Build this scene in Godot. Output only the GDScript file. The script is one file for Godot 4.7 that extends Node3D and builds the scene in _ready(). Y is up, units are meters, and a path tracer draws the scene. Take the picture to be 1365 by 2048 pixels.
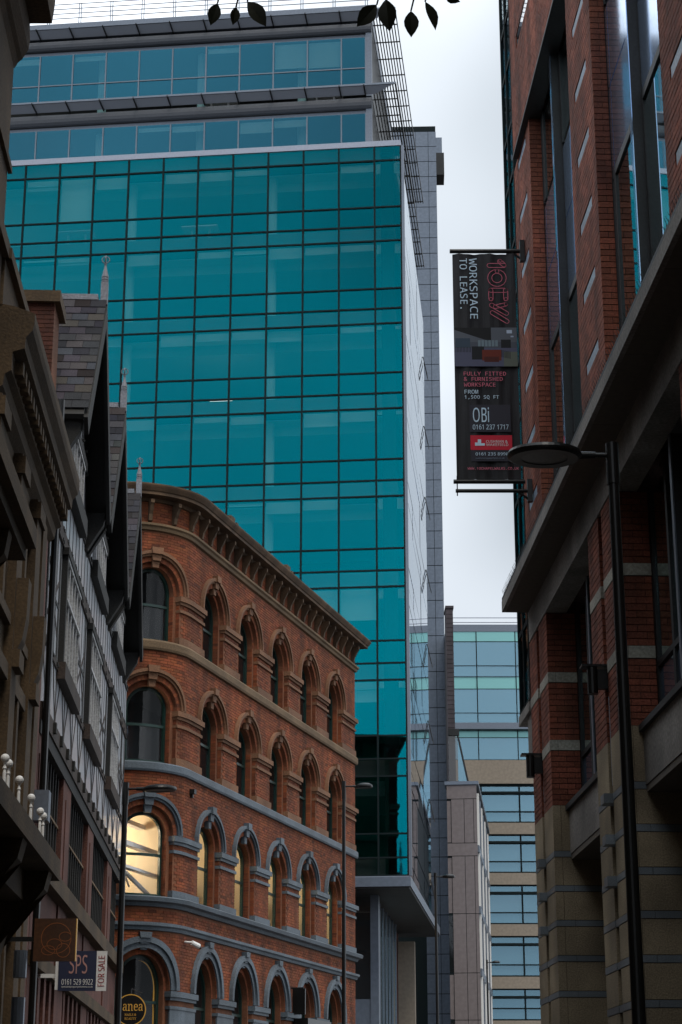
extends Node3D
# Street canyon: Victorian brick corner building, glass tower, timber-framed gables, brick and stone office block.

class MB:
	var v := PackedVector3Array()
	var n := PackedVector3Array()
	var c := PackedColorArray()
	var f: Callable
	var has_f := false
	var col := Color(1, 1, 1)
	var colored := false
	func _init(map = null, use_color := false):
		if map != null:
			f = map
			has_f = true
		colored = use_color
	func q(a: Vector3, b: Vector3, d: Vector3, e: Vector3):
		if has_f:
			a = f.call(a); b = f.call(b); d = f.call(d); e = f.call(e)
		var nn := (d - a).cross(e - b).normalized()
		v.append_array(PackedVector3Array([a, d, b, a, e, d]))
		n.append_array(PackedVector3Array([nn, nn, nn, nn, nn, nn]))
		if colored:
			c.append_array(PackedColorArray([col, col, col, col, col, col]))
	func t(a: Vector3, b: Vector3, d: Vector3):
		if has_f:
			a = f.call(a); b = f.call(b); d = f.call(d)
		var nn := (b - a).cross(d - a).normalized()
		v.append_array(PackedVector3Array([a, d, b]))
		n.append_array(PackedVector3Array([nn, nn, nn]))
		if colored:
			c.append_array(PackedColorArray([col, col, col]))
	func box(x0: float, y0: float, z0: float, x1: float, y1: float, z1: float, seg := 1, back := true):
		for i in seg:
			var a := lerpf(x0, x1, float(i) / seg)
			var b := lerpf(x0, x1, float(i + 1) / seg)
			q(Vector3(a, y0, z1), Vector3(b, y0, z1), Vector3(b, y1, z1), Vector3(a, y1, z1))
			q(Vector3(a, y1, z1), Vector3(b, y1, z1), Vector3(b, y1, z0), Vector3(a, y1, z0))
			q(Vector3(a, y0, z0), Vector3(b, y0, z0), Vector3(b, y0, z1), Vector3(a, y0, z1))
			if back:
				q(Vector3(b, y0, z0), Vector3(a, y0, z0), Vector3(a, y1, z0), Vector3(b, y1, z0))
		q(Vector3(x0, y0, z0), Vector3(x0, y0, z1), Vector3(x0, y1, z1), Vector3(x0, y1, z0))
		q(Vector3(x1, y0, z1), Vector3(x1, y0, z0), Vector3(x1, y1, z0), Vector3(x1, y1, z1))
	func sweep(prof: Array, ss: Array):
		for i in ss.size() - 1:
			for k in prof.size() - 1:
				q(Vector3(ss[i], prof[k].y, prof[k].x), Vector3(ss[i + 1], prof[k].y, prof[k].x), Vector3(ss[i + 1], prof[k + 1].y, prof[k + 1].x), Vector3(ss[i], prof[k + 1].y, prof[k + 1].x))
	func ring(sc: float, ys: float, a0: float, r0: float, a1: float, r1: float, d0: float, d1: float, seg := 18):
		for i in seg:
			var ta := PI - PI * i / seg
			var tb := PI - PI * (i + 1) / seg
			var ia := Vector2(sc + a0 * cos(ta), ys + r0 * sin(ta))
			var ib := Vector2(sc + a0 * cos(tb), ys + r0 * sin(tb))
			var oa := Vector2(sc + a1 * cos(ta), ys + r1 * sin(ta))
			var ob := Vector2(sc + a1 * cos(tb), ys + r1 * sin(tb))
			q(Vector3(ia.x, ia.y, d1), Vector3(ib.x, ib.y, d1), Vector3(ob.x, ob.y, d1), Vector3(oa.x, oa.y, d1))
			q(Vector3(oa.x, oa.y, d1), Vector3(ob.x, ob.y, d1), Vector3(ob.x, ob.y, d0), Vector3(oa.x, oa.y, d0))
			q(Vector3(ia.x, ia.y, d0), Vector3(ib.x, ib.y, d0), Vector3(ib.x, ib.y, d1), Vector3(ia.x, ia.y, d1))
	func wedges(sc: float, ys: float, a0: float, r0: float, a1: float, r1: float, d0: float, d1: float, cnt: int, gap: float):
		for i in cnt:
			var ta := PI - PI * (i + gap) / cnt
			var tb := PI - PI * (i + 1 - gap) / cnt
			var ia := Vector2(sc + a0 * cos(ta), ys + r0 * sin(ta))
			var ib := Vector2(sc + a0 * cos(tb), ys + r0 * sin(tb))
			var oa := Vector2(sc + a1 * cos(ta), ys + r1 * sin(ta))
			var ob := Vector2(sc + a1 * cos(tb), ys + r1 * sin(tb))
			q(Vector3(ia.x, ia.y, d1), Vector3(ib.x, ib.y, d1), Vector3(ob.x, ob.y, d1), Vector3(oa.x, oa.y, d1))
			q(Vector3(oa.x, oa.y, d1), Vector3(ob.x, ob.y, d1), Vector3(ob.x, ob.y, d0), Vector3(oa.x, oa.y, d0))
			q(Vector3(ia.x, ia.y, d0), Vector3(ib.x, ib.y, d0), Vector3(ib.x, ib.y, d1), Vector3(ia.x, ia.y, d1))
			q(Vector3(ia.x, ia.y, d0), Vector3(ia.x, ia.y, d1), Vector3(oa.x, oa.y, d1), Vector3(oa.x, oa.y, d0))
			q(Vector3(ib.x, ib.y, d1), Vector3(ib.x, ib.y, d0), Vector3(ob.x, ob.y, d0), Vector3(ob.x, ob.y, d1))
	func tube(a: Vector3, b: Vector3, r0: float, r1: float, k := 10, caps := true):
		var w := (b - a).normalized()
		var u := w.cross(Vector3.UP if absf(w.y) < 0.9 else Vector3.RIGHT).normalized()
		var s := w.cross(u)
		for i in k:
			var p := u * cos(TAU * i / k) + s * sin(TAU * i / k)
			var r := u * cos(TAU * (i + 1) / k) + s * sin(TAU * (i + 1) / k)
			q(a + p * r0, a + r * r0, b + r * r1, b + p * r1)
			if caps:
				t(b, b + p * r1, b + r * r1)
				t(a, a + r * r0, a + p * r0)
	func lathe(prof: Array, at := Vector3.ZERO, k := 14):
		for i in k:
			var a := Vector3(cos(TAU * i / k), 0, -sin(TAU * i / k))
			var b := Vector3(cos(TAU * (i + 1) / k), 0, -sin(TAU * (i + 1) / k))
			for j in prof.size() - 1:
				q(at + a * prof[j].x + Vector3(0, prof[j].y, 0), at + b * prof[j].x + Vector3(0, prof[j].y, 0), at + b * prof[j + 1].x + Vector3(0, prof[j + 1].y, 0), at + a * prof[j + 1].x + Vector3(0, prof[j + 1].y, 0))
	func prism(pts: Array, z0: float, z1: float):  # convex polygon in x, y, counter-clockwise, pushed from z0 to z1
		var k := pts.size()
		for i in k:
			var a: Vector2 = pts[i]
			var b: Vector2 = pts[(i + 1) % k]
			q(Vector3(a.x, a.y, z0), Vector3(b.x, b.y, z0), Vector3(b.x, b.y, z1), Vector3(a.x, a.y, z1))
		for i in range(1, k - 1):
			t(Vector3(pts[0].x, pts[0].y, z1), Vector3(pts[i].x, pts[i].y, z1), Vector3(pts[i + 1].x, pts[i + 1].y, z1))
			t(Vector3(pts[0].x, pts[0].y, z0), Vector3(pts[i + 1].x, pts[i + 1].y, z0), Vector3(pts[i].x, pts[i].y, z0))
	func mesh() -> ArrayMesh:
		var arr := []
		arr.resize(Mesh.ARRAY_MAX)
		arr[Mesh.ARRAY_VERTEX] = v
		arr[Mesh.ARRAY_NORMAL] = n
		if colored:
			arr[Mesh.ARRAY_COLOR] = c
		var me := ArrayMesh.new()
		me.add_surface_from_arrays(Mesh.PRIMITIVE_TRIANGLES, arr)
		return me

var M := {}
var rng := RandomNumberGenerator.new()
var grain: NoiseTexture2D
var blotch: NoiseTexture2D
var bump: NoiseTexture2D
var streak: NoiseTexture2D
var soft: NoiseTexture2D
var sans: SystemFont
var mono: SystemFont
var serif: SystemFont

# ---------------------------------------------------------------- helpers
func frame(ox: float, fwd: float, az: float) -> Transform3D:
	var a := deg_to_rad(az)
	var x := Vector3(sin(a), 0, -cos(a))
	return Transform3D(Basis(x, Vector3.UP, x.cross(Vector3.UP)), Vector3(ox, 0, -fwd))

func thing(called: String, label: String, category: String, at := Transform3D.IDENTITY, group := "") -> Node3D:
	var o := Node3D.new()
	o.name = called
	add_child(o, true)
	o.transform = at
	tag(o, label, category, group)
	return o

func tag(o: Node, label: String, category := "", group := ""):
	o.set_meta("label", label)
	if category:
		o.set_meta("category", category)
	if group:
		o.set_meta("group", group)

func part(mb: MB, called: String, mat: Material, parent: Node, kind := "") -> MeshInstance3D:
	return inst(mb.mesh(), called, mat, parent, kind)

func inst(me: Mesh, called: String, mat: Material, parent: Node, kind := "") -> MeshInstance3D:
	var o := MeshInstance3D.new()
	o.name = called
	o.mesh = me
	o.material_override = mat
	if kind:
		o.set_meta("kind", kind)
	parent.add_child(o, true)
	return o

func bx(parent: Node, called: String, mat: Material, x0: float, y0: float, z0: float, x1: float, y1: float, z1: float) -> MeshInstance3D:
	var m := MB.new()
	m.box(x0, y0, z0, x1, y1, z1)
	return part(m, called, mat, parent)

func letters(parent: Node, words: String, font: Font, mat: Material, centre: Vector3, w: float, h: float, turn := 0.0, called := "lettering") -> MeshInstance3D:
	var tm := TextMesh.new()
	tm.text = words
	tm.font = font
	tm.font_size = 48
	tm.pixel_size = 0.01
	tm.depth = 0.004
	var bb := tm.get_aabb()
	var o := inst(tm, called, mat, parent)
	var s := Vector3(w / maxf(bb.size.x, 0.01), h / maxf(bb.size.y, 0.01), 1.0)
	var basis := Basis(Vector3(0, 0, 1), turn) * Basis.from_scale(s)
	o.transform = Transform3D(basis, centre - basis * (bb.position + bb.size / 2))
	return o

func rgb(r: float, g: float, b: float, a := 1.0) -> Color:
	var k := Color(r, g, b).linear_to_srgb()
	k.a = a
	return k

func noise(freq: float, oct: int, lo: float, hi: float, size: int, s: int, normal := false) -> NoiseTexture2D:
	var fn := FastNoiseLite.new()
	fn.seed = s
	fn.frequency = freq
	fn.fractal_octaves = oct
	var t := NoiseTexture2D.new()
	t.width = size
	t.height = size
	t.seamless = true
	t.noise = fn
	if normal:
		t.as_normal_map = true
		t.bump_strength = 6.0
	else:
		var g := Gradient.new()
		g.set_color(0, Color(lo, lo, lo))
		g.set_color(1, Color(hi, hi, hi))
		t.color_ramp = g
	return t

func surf(called: String, r: float, g: float, b: float, rough := 0.85, metal := 0.0, grainy := 1, sc := 1.3, vcol := false) -> StandardMaterial3D:
	var m := StandardMaterial3D.new()
	m.resource_name = called
	m.albedo_color = rgb(r, g, b)
	m.roughness = rough
	m.metallic = metal
	m.vertex_color_use_as_albedo = vcol
	if grainy == 4:
		m.albedo_texture = soft
		m.uv1_triplanar = true
		m.uv1_world_triplanar = true
		m.uv1_scale = Vector3(sc, sc, sc)
		return m
	if grainy > 0:
		m.albedo_texture = grain
		m.uv1_triplanar = true
		m.uv1_world_triplanar = true
		m.uv1_scale = Vector3(sc, sc, sc)
		m.detail_enabled = true
		m.detail_albedo = blotch if grainy < 3 else streak
		m.detail_blend_mode = BaseMaterial3D.BLEND_MODE_MUL
		m.detail_uv_layer = BaseMaterial3D.DETAIL_UV_2
		m.uv2_triplanar = true
		m.uv2_world_triplanar = true
		m.uv2_scale = Vector3(0.23, 0.23 if grainy < 3 else 0.05, 0.23)
	if grainy > 1:
		m.normal_enabled = true
		m.normal_texture = bump
		m.normal_scale = 0.22
	return m

func glass(called: String, r: float, g: float, b: float, alpha: float, metal: float, spec := 0.5) -> StandardMaterial3D:
	var m := StandardMaterial3D.new()
	m.resource_name = called
	m.transparency = BaseMaterial3D.TRANSPARENCY_ALPHA
	m.albedo_color = rgb(r, g, b, alpha)
	m.roughness = 0.02
	m.metallic = metal
	m.metallic_specular = spec
	return m

func coated(called: String, r: float, g: float, b: float, share: float) -> StandardMaterial3D:
	var im := Image.create(4, 4, false, Image.FORMAT_RGBA8)
	im.fill(Color.WHITE)
	var m := glass(called, r, g, b, share, 1.0)
	m.albedo_texture = ImageTexture.create_from_image(im)
	return m

func glow(called: String, r: float, g: float, b: float, e: float) -> StandardMaterial3D:
	var m := StandardMaterial3D.new()
	m.resource_name = called
	m.albedo_color = rgb(r, g, b)
	m.emission_enabled = true
	m.emission = rgb(r, g, b)
	m.emission_energy_multiplier = e
	return m

func steps(a: float, b: float, d: float) -> Array:
	var k := maxi(1, int(ceil((b - a) / d)))
	var out := []
	for i in k + 1:
		out.append(lerpf(a, b, float(i) / k))
	return out

# ---------------------------------------------------------------- scene
func _ready():
	rng.seed = 7
	set_view()
	set_materials()
	build_ground()
	build_tower()
	build_far_buildings()
	build_brick_building()
	build_office_block()
	build_timber_building()
	build_stone_buildings()
	build_lamps()
	build_banner()
	build_signs()
	build_tree()

func set_view():
	var cam := Camera3D.new()
	cam.name = "camera"
	cam.projection = Camera3D.PROJECTION_PERSPECTIVE
	cam.keep_aspect = Camera3D.KEEP_HEIGHT
	cam.fov = rad_to_deg(2.0 * atan(1024.0 / 3800.0))
	cam.far = 1500.0
	cam.near = 0.1
	cam.position = Vector3(0, 1.6, 0)
	cam.rotation = Vector3(atan(0.3275), 0, 0)
	add_child(cam)
	cam.current = true
	var sky_mat := ProceduralSkyMaterial.new()
	sky_mat.sky_top_color = Color(1.141, 1.177, 1.205)
	sky_mat.sky_horizon_color = Color(0.579, 0.614, 0.650)
	sky_mat.sky_curve = 2.8
	sky_mat.ground_bottom_color = Color(0.25, 0.26, 0.28)
	sky_mat.ground_horizon_color = Color(0.4, 0.42, 0.45)
	var cover := FastNoiseLite.new()
	cover.seed = 30
	cover.frequency = 0.008
	cover.fractal_octaves = 4
	var ct := NoiseTexture2D.new()
	ct.width = 1024
	ct.height = 512
	ct.seamless = true
	ct.noise = cover
	var cg := Gradient.new()
	cg.set_color(0, Color(1, 1, 1, 0.0))
	cg.set_offset(0, 0.28)
	cg.set_offset(1, 0.72)
	cg.set_color(1, Color(1, 1, 1, 1.0))
	ct.color_ramp = cg
	sky_mat.sky_cover = ct
	sky_mat.sky_cover_modulate = Color(0.80, 0.81, 0.83, 1.0)
	var sky := Sky.new()
	sky.sky_material = sky_mat
	var env := Environment.new()
	env.background_mode = Environment.BG_SKY
	env.sky = sky
	env.tonemap_mode = Environment.TONE_MAPPER_LINEAR
	env.tonemap_exposure = 1.35
	env.sdfgi_enabled = true
	env.ssao_enabled = true
	env.ssil_enabled = true
	var we := WorldEnvironment.new()
	we.name = "environment"
	we.environment = env
	add_child(we)
	var sun := DirectionalLight3D.new()
	sun.name = "sun"
	sun.light_energy = 0.45
	sun.light_angular_distance = 25.0
	sun.light_color = Color(1.0, 0.96, 0.9)
	sun.shadow_enabled = true
	sun.sky_mode = DirectionalLight3D.SKY_MODE_LIGHT_ONLY
	add_child(sun)
	sun.look_at_from_position(Vector3.ZERO, Vector3(-0.2, -0.86, -0.42))

func set_materials():
	grain = noise(0.05, 4, 0.72, 1.0, 256, 1)
	blotch = noise(0.012, 4, 0.66, 1.0, 256, 2)
	streak = noise(0.02, 4, 0.5, 1.0, 256, 3)
	soft = noise(0.03, 5, 0.88, 1.0, 256, 9)
	bump = noise(0.06, 4, 0, 1, 256, 4, true)
	sans = SystemFont.new()
	sans.font_names = PackedStringArray(["Droid Sans"])
	mono = SystemFont.new()
	mono.font_names = PackedStringArray(["Droid Sans Mono"])
	serif = SystemFont.new()
	serif.font_names = PackedStringArray(["Droid Serif"])
	M.brick = surf("red brick", 1, 1, 1, 0.9, 0, 3, 2.0, true)
	M.mortar = surf("brick backing", 0.34, 0.13, 0.062, 0.95, 0, 2)
	M.tan_stone = surf("tan sandstone", 0.31, 0.20, 0.105, 0.85, 0, 2)
	M.cornice_stone = surf("brown weathered stone", 0.23, 0.135, 0.07, 0.85, 0, 3)
	M.terracotta = surf("brown terracotta", 0.34, 0.165, 0.085, 0.85, 0, 2)
	M.blue_paint = surf("blue grey painted stone", 0.17, 0.22, 0.27, 0.6, 0, 2)
	M.green_paint = surf("dark green paint", 0.012, 0.06, 0.05, 0.4, 0, 1)
	M.window = glass("window glass", 0.05, 0.06, 0.07, 0.06, 0.0, 0.32)
	M.tower_glass = coated("teal coated glass", 0.0, 0.225, 0.285, 0.42)
	M.upper_glass = coated("blue coated glass", 0.05, 0.23, 0.33, 0.42)
	M.mirror_glass = glass("mirror glass", 0.50, 0.64, 0.82, 0.1, 0.95)
	M.far_glass = glass("pale teal glass", 0.15, 0.29, 0.37, 0.15, 0.66)
	M.far_band = surf("green glazed band", 0.20, 0.46, 0.46, 0.25, 0.3, 0)
	M.mullion = surf("dark mullion", 0.012, 0.018, 0.02, 0.6, 0.0, 0)
	M.mullion.metallic_specular = 0.15
	M.grey_metal = surf("grey metal", 0.18, 0.21, 0.26, 0.4, 0.4, 4)
	M.louvre = surf("grey louvre", 0.30, 0.33, 0.39, 0.5, 0.0, 0)
	M.dark_fascia = surf("slate grey fascia", 0.075, 0.085, 0.105, 0.5, 0.0, 4)
	M.sky_reflection_sheet = surf("pale sheet for reflected sky", 0.78, 0.77, 0.74, 0.9, 0, 0)
	M.grey_panel = surf("blue grey cladding", 0.15, 0.185, 0.24, 0.35, 0.3, 4, 0.5)
	M.grey_coping = surf("pale grey coping", 0.34, 0.38, 0.47, 0.5, 0.2, 4)
	M.dark_metal = surf("dark metal", 0.03, 0.033, 0.036, 0.45, 0.5, 1)
	M.black_metal = surf("black painted metal", 0.012, 0.012, 0.012, 0.35, 0.2, 1)
	M.slab = surf("interior concrete", 0.12, 0.13, 0.13, 0.9, 0, 0)
	M.ceiling = surf("pale ceiling", 0.45, 0.72, 0.70, 0.9, 0, 0)  # aqua carries the tint of light through the teal glass
	M.inner_wall = surf("inner wall", 0.05, 0.055, 0.06, 0.9, 0, 0)
	M.white = surf("white paint", 0.75, 0.75, 0.74, 0.6, 0, 0)
	M.blind = surf("blind with glass tint", 0.42, 0.72, 0.70, 0.9, 0, 0)  # teal tint of the tower glass put into this colour, columns and bulkheads too
	M.cream = surf("cream plaster", 0.80, 0.70, 0.52, 0.9, 0, 0)
	M.beige_stone = surf("beige cladding", 0.30, 0.255, 0.205, 0.85, 0, 4, 0.6)
	M.pink_panel = surf("pink grey panel", 0.19, 0.16, 0.16, 0.7, 0, 4, 0.5)
	M.brown_panel = surf("brown cladding", 0.09, 0.075, 0.09, 0.8, 0, 1)
	M.office_mortar = surf("dark mortar", 0.09, 0.045, 0.035, 0.95, 0, 2)
	M.office_stone = surf("buff sandstone", 0.60, 0.47, 0.30, 0.85, 0, 2, 3.0)
	M.office_band = surf("pale stone band", 0.66, 0.62, 0.52, 0.8, 0, 1)
	M.granite = surf("blue grey granite", 0.34, 0.39, 0.43, 0.5, 0, 2, 6.0)
	M.office_glass = coated("grey teal glass", 0.75, 0.97, 1.0, 0.88)
	M.panel_blue = surf("polished spandrel", 0.50, 0.66, 0.90, 0.10, 0.9, 0)
	M.strip = surf("pale blue inlay", 0.42, 0.52, 0.66, 0.45, 0.0, 1)
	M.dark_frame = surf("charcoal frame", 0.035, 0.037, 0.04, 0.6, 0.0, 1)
	M.soffit = surf("brown soffit", 0.15, 0.125, 0.10, 0.8, 0, 4)
	M.concrete = surf("grey beige precast", 0.46, 0.42, 0.38, 0.8, 0, 1)
	M.timber = surf("black timber", 0.012, 0.012, 0.011, 0.75, 0, 2)
	M.brown_timber = surf("brown timber", 0.07, 0.045, 0.035, 0.8, 0, 2)
	M.render_white = surf("white gloss render", 0.88, 0.93, 1.0, 0.16, 0, 4)
	M.slate = surf("slate", 1, 1, 1, 0.55, 0, 2, 2.0, true)
	M.slate.roughness = 0.85
	M.slate.metallic_specular = 0.2
	M.lead = surf("weathered lead", 0.28, 0.29, 0.33, 0.6, 0.3, 2)
	M.red_stone = surf("red terracotta", 0.24, 0.09, 0.065, 0.85, 0, 2)
	M.dark_stone = surf("dark brown sandstone", 0.155, 0.098, 0.048, 0.9, 0, 2)
	M.dark_glass = glass("leaded dark glass", 0.02, 0.02, 0.02, 0.3, 0.0)
	M.lead_white = surf("white casement", 0.85, 0.86, 0.88, 0.7, 0, 1)
	M.asphalt = surf("asphalt", 0.05, 0.05, 0.052, 0.9, 0, 2)
	M.paving = surf("stone paving", 0.14, 0.135, 0.13, 0.9, 0, 2)
	M.lamp_glass = surf("frosted lamp lens", 0.10, 0.10, 0.095, 0.35, 0, 1)
	M.tube = glow("lit tube", 1.0, 0.93, 0.8, 4.0)
	M.gold = surf("gold paint", 0.75, 0.42, 0.08, 0.4, 0.3, 0)
	M.leaf = surf("leaf", 0.035, 0.04, 0.02, 0.5, 0, 1, 9.0)
	M.leaf.backlight_enabled = true
	M.leaf.backlight = rgb(0.16, 0.17, 0.09)
	M.bark = surf("bark", 0.08, 0.06, 0.045, 0.9, 0, 2)

func build_ground():
	var g := MB.new()
	g.q(Vector3(-500, -0.15, 500), Vector3(500, -0.15, 500), Vector3(500, -0.15, -900), Vector3(-500, -0.15, -900))
	part(g, "ground", M.paving, self).set_meta("kind", "structure")
	var r := MB.new()
	r.q(Vector3(-2.4, -0.146, 60), Vector3(2.0, -0.146, 60), Vector3(-1.6, -0.146, -110), Vector3(-6.0, -0.146, -110))
	part(r, "road", M.asphalt, self).set_meta("kind", "structure")
	for s in [[-2.4, -9.0, -6.0, -13.0], [2.0, 9.0, -1.6, 9.0]]:
		var p := MB.new()
		var a := Vector3(s[0], 0, 60)
		var b := Vector3(s[1], 0, 60)
		var d := Vector3(s[2], 0, -49)
		var e := Vector3(s[3], 0, -49)
		if s[0] > 0:
			d = Vector3(0.2, 0, -34)
			e = Vector3(8.0, 0, -34)
		else:
			d = Vector3(-4.3, 0, -49)
		if s[0] > 0:
			p.q(a, b, e, d)
		else:
			p.q(b, a, d, e)
		p.q(a - Vector3(0, 0.15, 0), a, d, d - Vector3(0, 0.15, 0))
		part(p, "pavement", M.paving, self).set_meta("kind", "structure")

# ---------------------------------------------------------------- glass tower
func build_tower():
	var T := thing("glass_tower", "tall teal glass office tower with louvred top storeys and grey panelled core", "office tower", frame(2.6, 74.0, 96.2))
	var rows := []   # [top, bottom, kind]
	var y := 42.70
	rows.append([y, y - 0.69, 2])
	y -= 0.69
	for k in 8:
		rows.append([y, y - 2.25, 0])
		rows.append([y - 2.25, y - 3.175, 1])
		rows.append([y - 3.175, y - 3.865, 2])
		y -= 3.865
	var base_y := y
	var us := [0.0, 1.15]
	while us[-1] < 19.5:
		us.append(us[-1] + 1.56)
	var w_all: float = us[-1]
	# panes
	var quad := MB.new()
	quad.box(-0.5, -0.5, -0.012, 0.5, 0.5, 0.0)
	var quad_mesh := quad.mesh()
	var hidden := MB.new()
	for i in us.size() - 1:
		for r in rows:
			var xa: float = -us[i + 1] + 0.02
			var xb: float = -us[i] - 0.02
			if us[i] > 2.0 and r[0] < 30.0 - us[i] * 0.35 - (0.0 if us[i] < 9.0 else -2.0) and r[0] < 24.0 + (us[i] - 2.0) * 0.35:
				hidden.box(xa, r[1] + 0.02, -0.012, xb, r[0] - 0.02, 0.0)
				continue
			var p := inst(quad_mesh, "pane", M.tower_glass, T)
			p.position = Vector3((xa + xb) / 2, (r[0] + r[1]) / 2, 0)
			p.rotation = Vector3(rng.randf_range(-0.007, 0.007), rng.randf_range(-0.007, 0.007), 0)
			p.scale = Vector3(xb - xa, r[0] - r[1] - 0.04, 1)
	part(hidden, "pane_field", M.tower_glass, T, "stuff")
	for i in us.size():
		bx(T, "mullion", M.mullion, -us[i] - 0.036, base_y, -0.10, -us[i] + 0.036, 42.70, 0.05)
	for r in rows:
		bx(T, "transom", M.mullion, -w_all, r[1] - 0.032, -0.08, -0.03, r[1] + 0.032, 0.043)
	bx(T, "corner_post", M.grey_metal, 0.031, base_y, -0.14, 0.14, 42.70, 0.06)
	# floors and what stands inside
	for k in 9:
		var top: float = 42.70 - 3.865 * k
		bx(T, "floor_slab", M.slab, -w_all, top - 0.64, -9.0, -0.3, top - 0.02, -0.2)
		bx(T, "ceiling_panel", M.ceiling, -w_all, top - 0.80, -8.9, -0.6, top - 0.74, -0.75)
		if k < 8:
			bx(T, "inner_partition", M.inner_wall, -w_all, top - 3.86, -9.2, -0.5, top - 0.7, -9.02)
	for u in [5.75, 12.05, 18.3]:
		for k in 8:
			var cyl := MB.new()
			var yt: float = 42.70 - 3.865 * k - 0.82
			cyl.tube(Vector3(-u, yt - 3.05, -0.95), Vector3(-u, yt, -0.95), 0.2, 0.2, 14, false)
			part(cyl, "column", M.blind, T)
	var drops := [[9, 0, 2.1], [8, 0, 0.55], [10, 0, 0.45], [6, 0, 0.45], [4, 0, 0.25], [2, 1, 0.35], [3, 1, 0.5], [1, 1, 0.3], [0, 1, 0.45], [7, 1, 0.5], [5, 1, 0.3], [6, 2, 0.5], [1, 2, 0.25], [0, 3, 0.15], [3, 2, 0.3], [2, 3, 0.6], [4, 3, 0.35], [0, 5, 0.4], [1, 5, 1.3], [2, 5, 1.3], [1, 6, 0.8], [0, 6, 0.25], [3, 4, 0.5], [8, 2, 0.4], [2, 4, 0.4], [11, 1, 0.6], [9, 1, 0.3], [7, 3, 0.45]]
	for k in 8:
		var yt: float = 42.70 - 0.80 - 3.865 * k
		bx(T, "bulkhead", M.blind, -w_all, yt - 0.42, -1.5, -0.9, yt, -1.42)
		for i in 12:
			if rng.randf() < 0.55:
				drops.append([i, k, rng.randf_range(0.08, 0.5)])
	for d in drops:
		var yt: float = 42.70 - 0.69 - 3.865 * d[1] - 0.03
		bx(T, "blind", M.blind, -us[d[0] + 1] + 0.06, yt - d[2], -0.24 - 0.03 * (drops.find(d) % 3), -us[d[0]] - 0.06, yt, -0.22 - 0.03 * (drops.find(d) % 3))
	for d in [[7.6, 4, 1.0], [14.6, 5, 0.8]]:
		var yt: float = 42.70 - 0.86 - 3.865 * (d[1] - 2)
		bx(T, "tube_light", M.tube, -d[0] - d[2], yt - 2.2, -2.2, -d[0], yt - 2.14, -2.05)
	# side wall of mirror glass
	var side := MB.new()
	side.box(-0.9, base_y, -19.2, -0.32, 42.68, -0.2)
	part(side, "side_wall", M.mullion, T)
	for r in rows:
		for s in 3:
			var za := -0.16 - 6.33 * s
			var zb := za - 6.30
			var wob := rng.randf_range(-0.012, 0.012)
			var m := MB.new()
			var xo := func(z: float) -> float: return -0.02 + 0.0142 * z + wob * (z - za) / -6.3
			m.q(Vector3(xo.call(za), r[1] + 0.03, za), Vector3(xo.call(zb), r[1] + 0.03, zb), Vector3(xo.call(zb), r[0] - 0.03, zb), Vector3(xo.call(za), r[0] - 0.03, za))
			m.q(Vector3(xo.call(zb) - 0.02, r[1] + 0.015, zb), Vector3(xo.call(za) - 0.02, r[1] + 0.015, za), Vector3(xo.call(za) - 0.02, r[0] - 0.015, za), Vector3(xo.call(zb) - 0.02, r[0] - 0.015, zb))
			part(m, "mirror_pane", M.mirror_glass, T)
	for k in 8:
		var yb: float = base_y + 3.865 * k + 1.1
		var m := MB.new()
		for z in [-18.0, -18.8]:
			m.tube(Vector3(-0.26, yb + 1.0, z), Vector3(-0.06, yb, z), 0.02, 0.02, 4)
		m.tube(Vector3(-0.06, yb, -18.0), Vector3(-0.06, yb, -18.8), 0.02, 0.02, 4)
		part(m, "opening_light", M.black_metal, T)
	for d in [[14.5, 38.86, -0.8, "white desk behind teal glass under the fully lowered blind"], [8.95, 38.86, -0.9, "white desk behind teal glass on the uppermost teal storey away from the lowered blind"], [8.4, 45.75, -1.9, "white desk behind blue glass of the upper set-back storey clear of lowered blinds"], [3.55, 45.75, -1.9, "white desk behind blue glass of the upper set-back storey beside fully lowered blinds"]]:
		var D := thing("office_desk", d[3], "desk", T.transform * Transform3D(Basis.IDENTITY, Vector3(-d[0], d[1], d[2])), "white desks behind the tower glass")
		bx(D, "desk_top", M.white, -0.8, 0.70, -0.35, 0.8, 0.74, 0.35)
		for x in [-0.42, 0.36]:
			bx(D, "leg", M.white, x, 0.0, -0.05, x + 0.08, 0.70, 0.03)
		bx(D, "cross_bar", M.white, -0.40, 0.35, -0.03, 0.40, 0.41, 0.0)
	# coping and set-back storeys
	bx(T, "coping", M.grey_coping, -w_all, 42.72, -0.95, 0.0, 42.98, 0.02)
	var S := -0.95
	bx(T, "roof_terrace", M.slab, -w_all, 42.3, -19.0, -0.35, 42.71, -0.22)
	var ux := [1.6, 2.70]
	while ux[-1] < 19.5:
		ux.append(ux[-1] + 1.55)
	var wu: float = ux[-1]
	for lv in [[43.0, 44.95, 0.0, 45.72], [45.9, 48.85, 47.25, 49.55]]:
		for i in ux.size() - 1:
			var cuts := [lv[0], lv[1]] if lv[2] == 0.0 else [lv[0], lv[2], lv[1]]
			for c in cuts.size() - 1:
				var p := inst(quad_mesh, "pane", M.upper_glass, T)
				var xa: float = -ux[i + 1] + 0.02
				var xb: float = -ux[i] - 0.02
				p.position = Vector3((xa + xb) / 2, (cuts[c] + cuts[c + 1]) / 2, S)
				p.rotation = Vector3(rng.randf_range(-0.002, 0.002), rng.randf_range(-0.002, 0.002), 0)
				p.scale = Vector3(xb - xa, cuts[c + 1] - cuts[c] - 0.03, 1)
			bx(T, "mullion", M.grey_metal, -ux[i] - 0.03, lv[0], S - 0.08, -ux[i] + 0.03, lv[1], S + 0.04)
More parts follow.
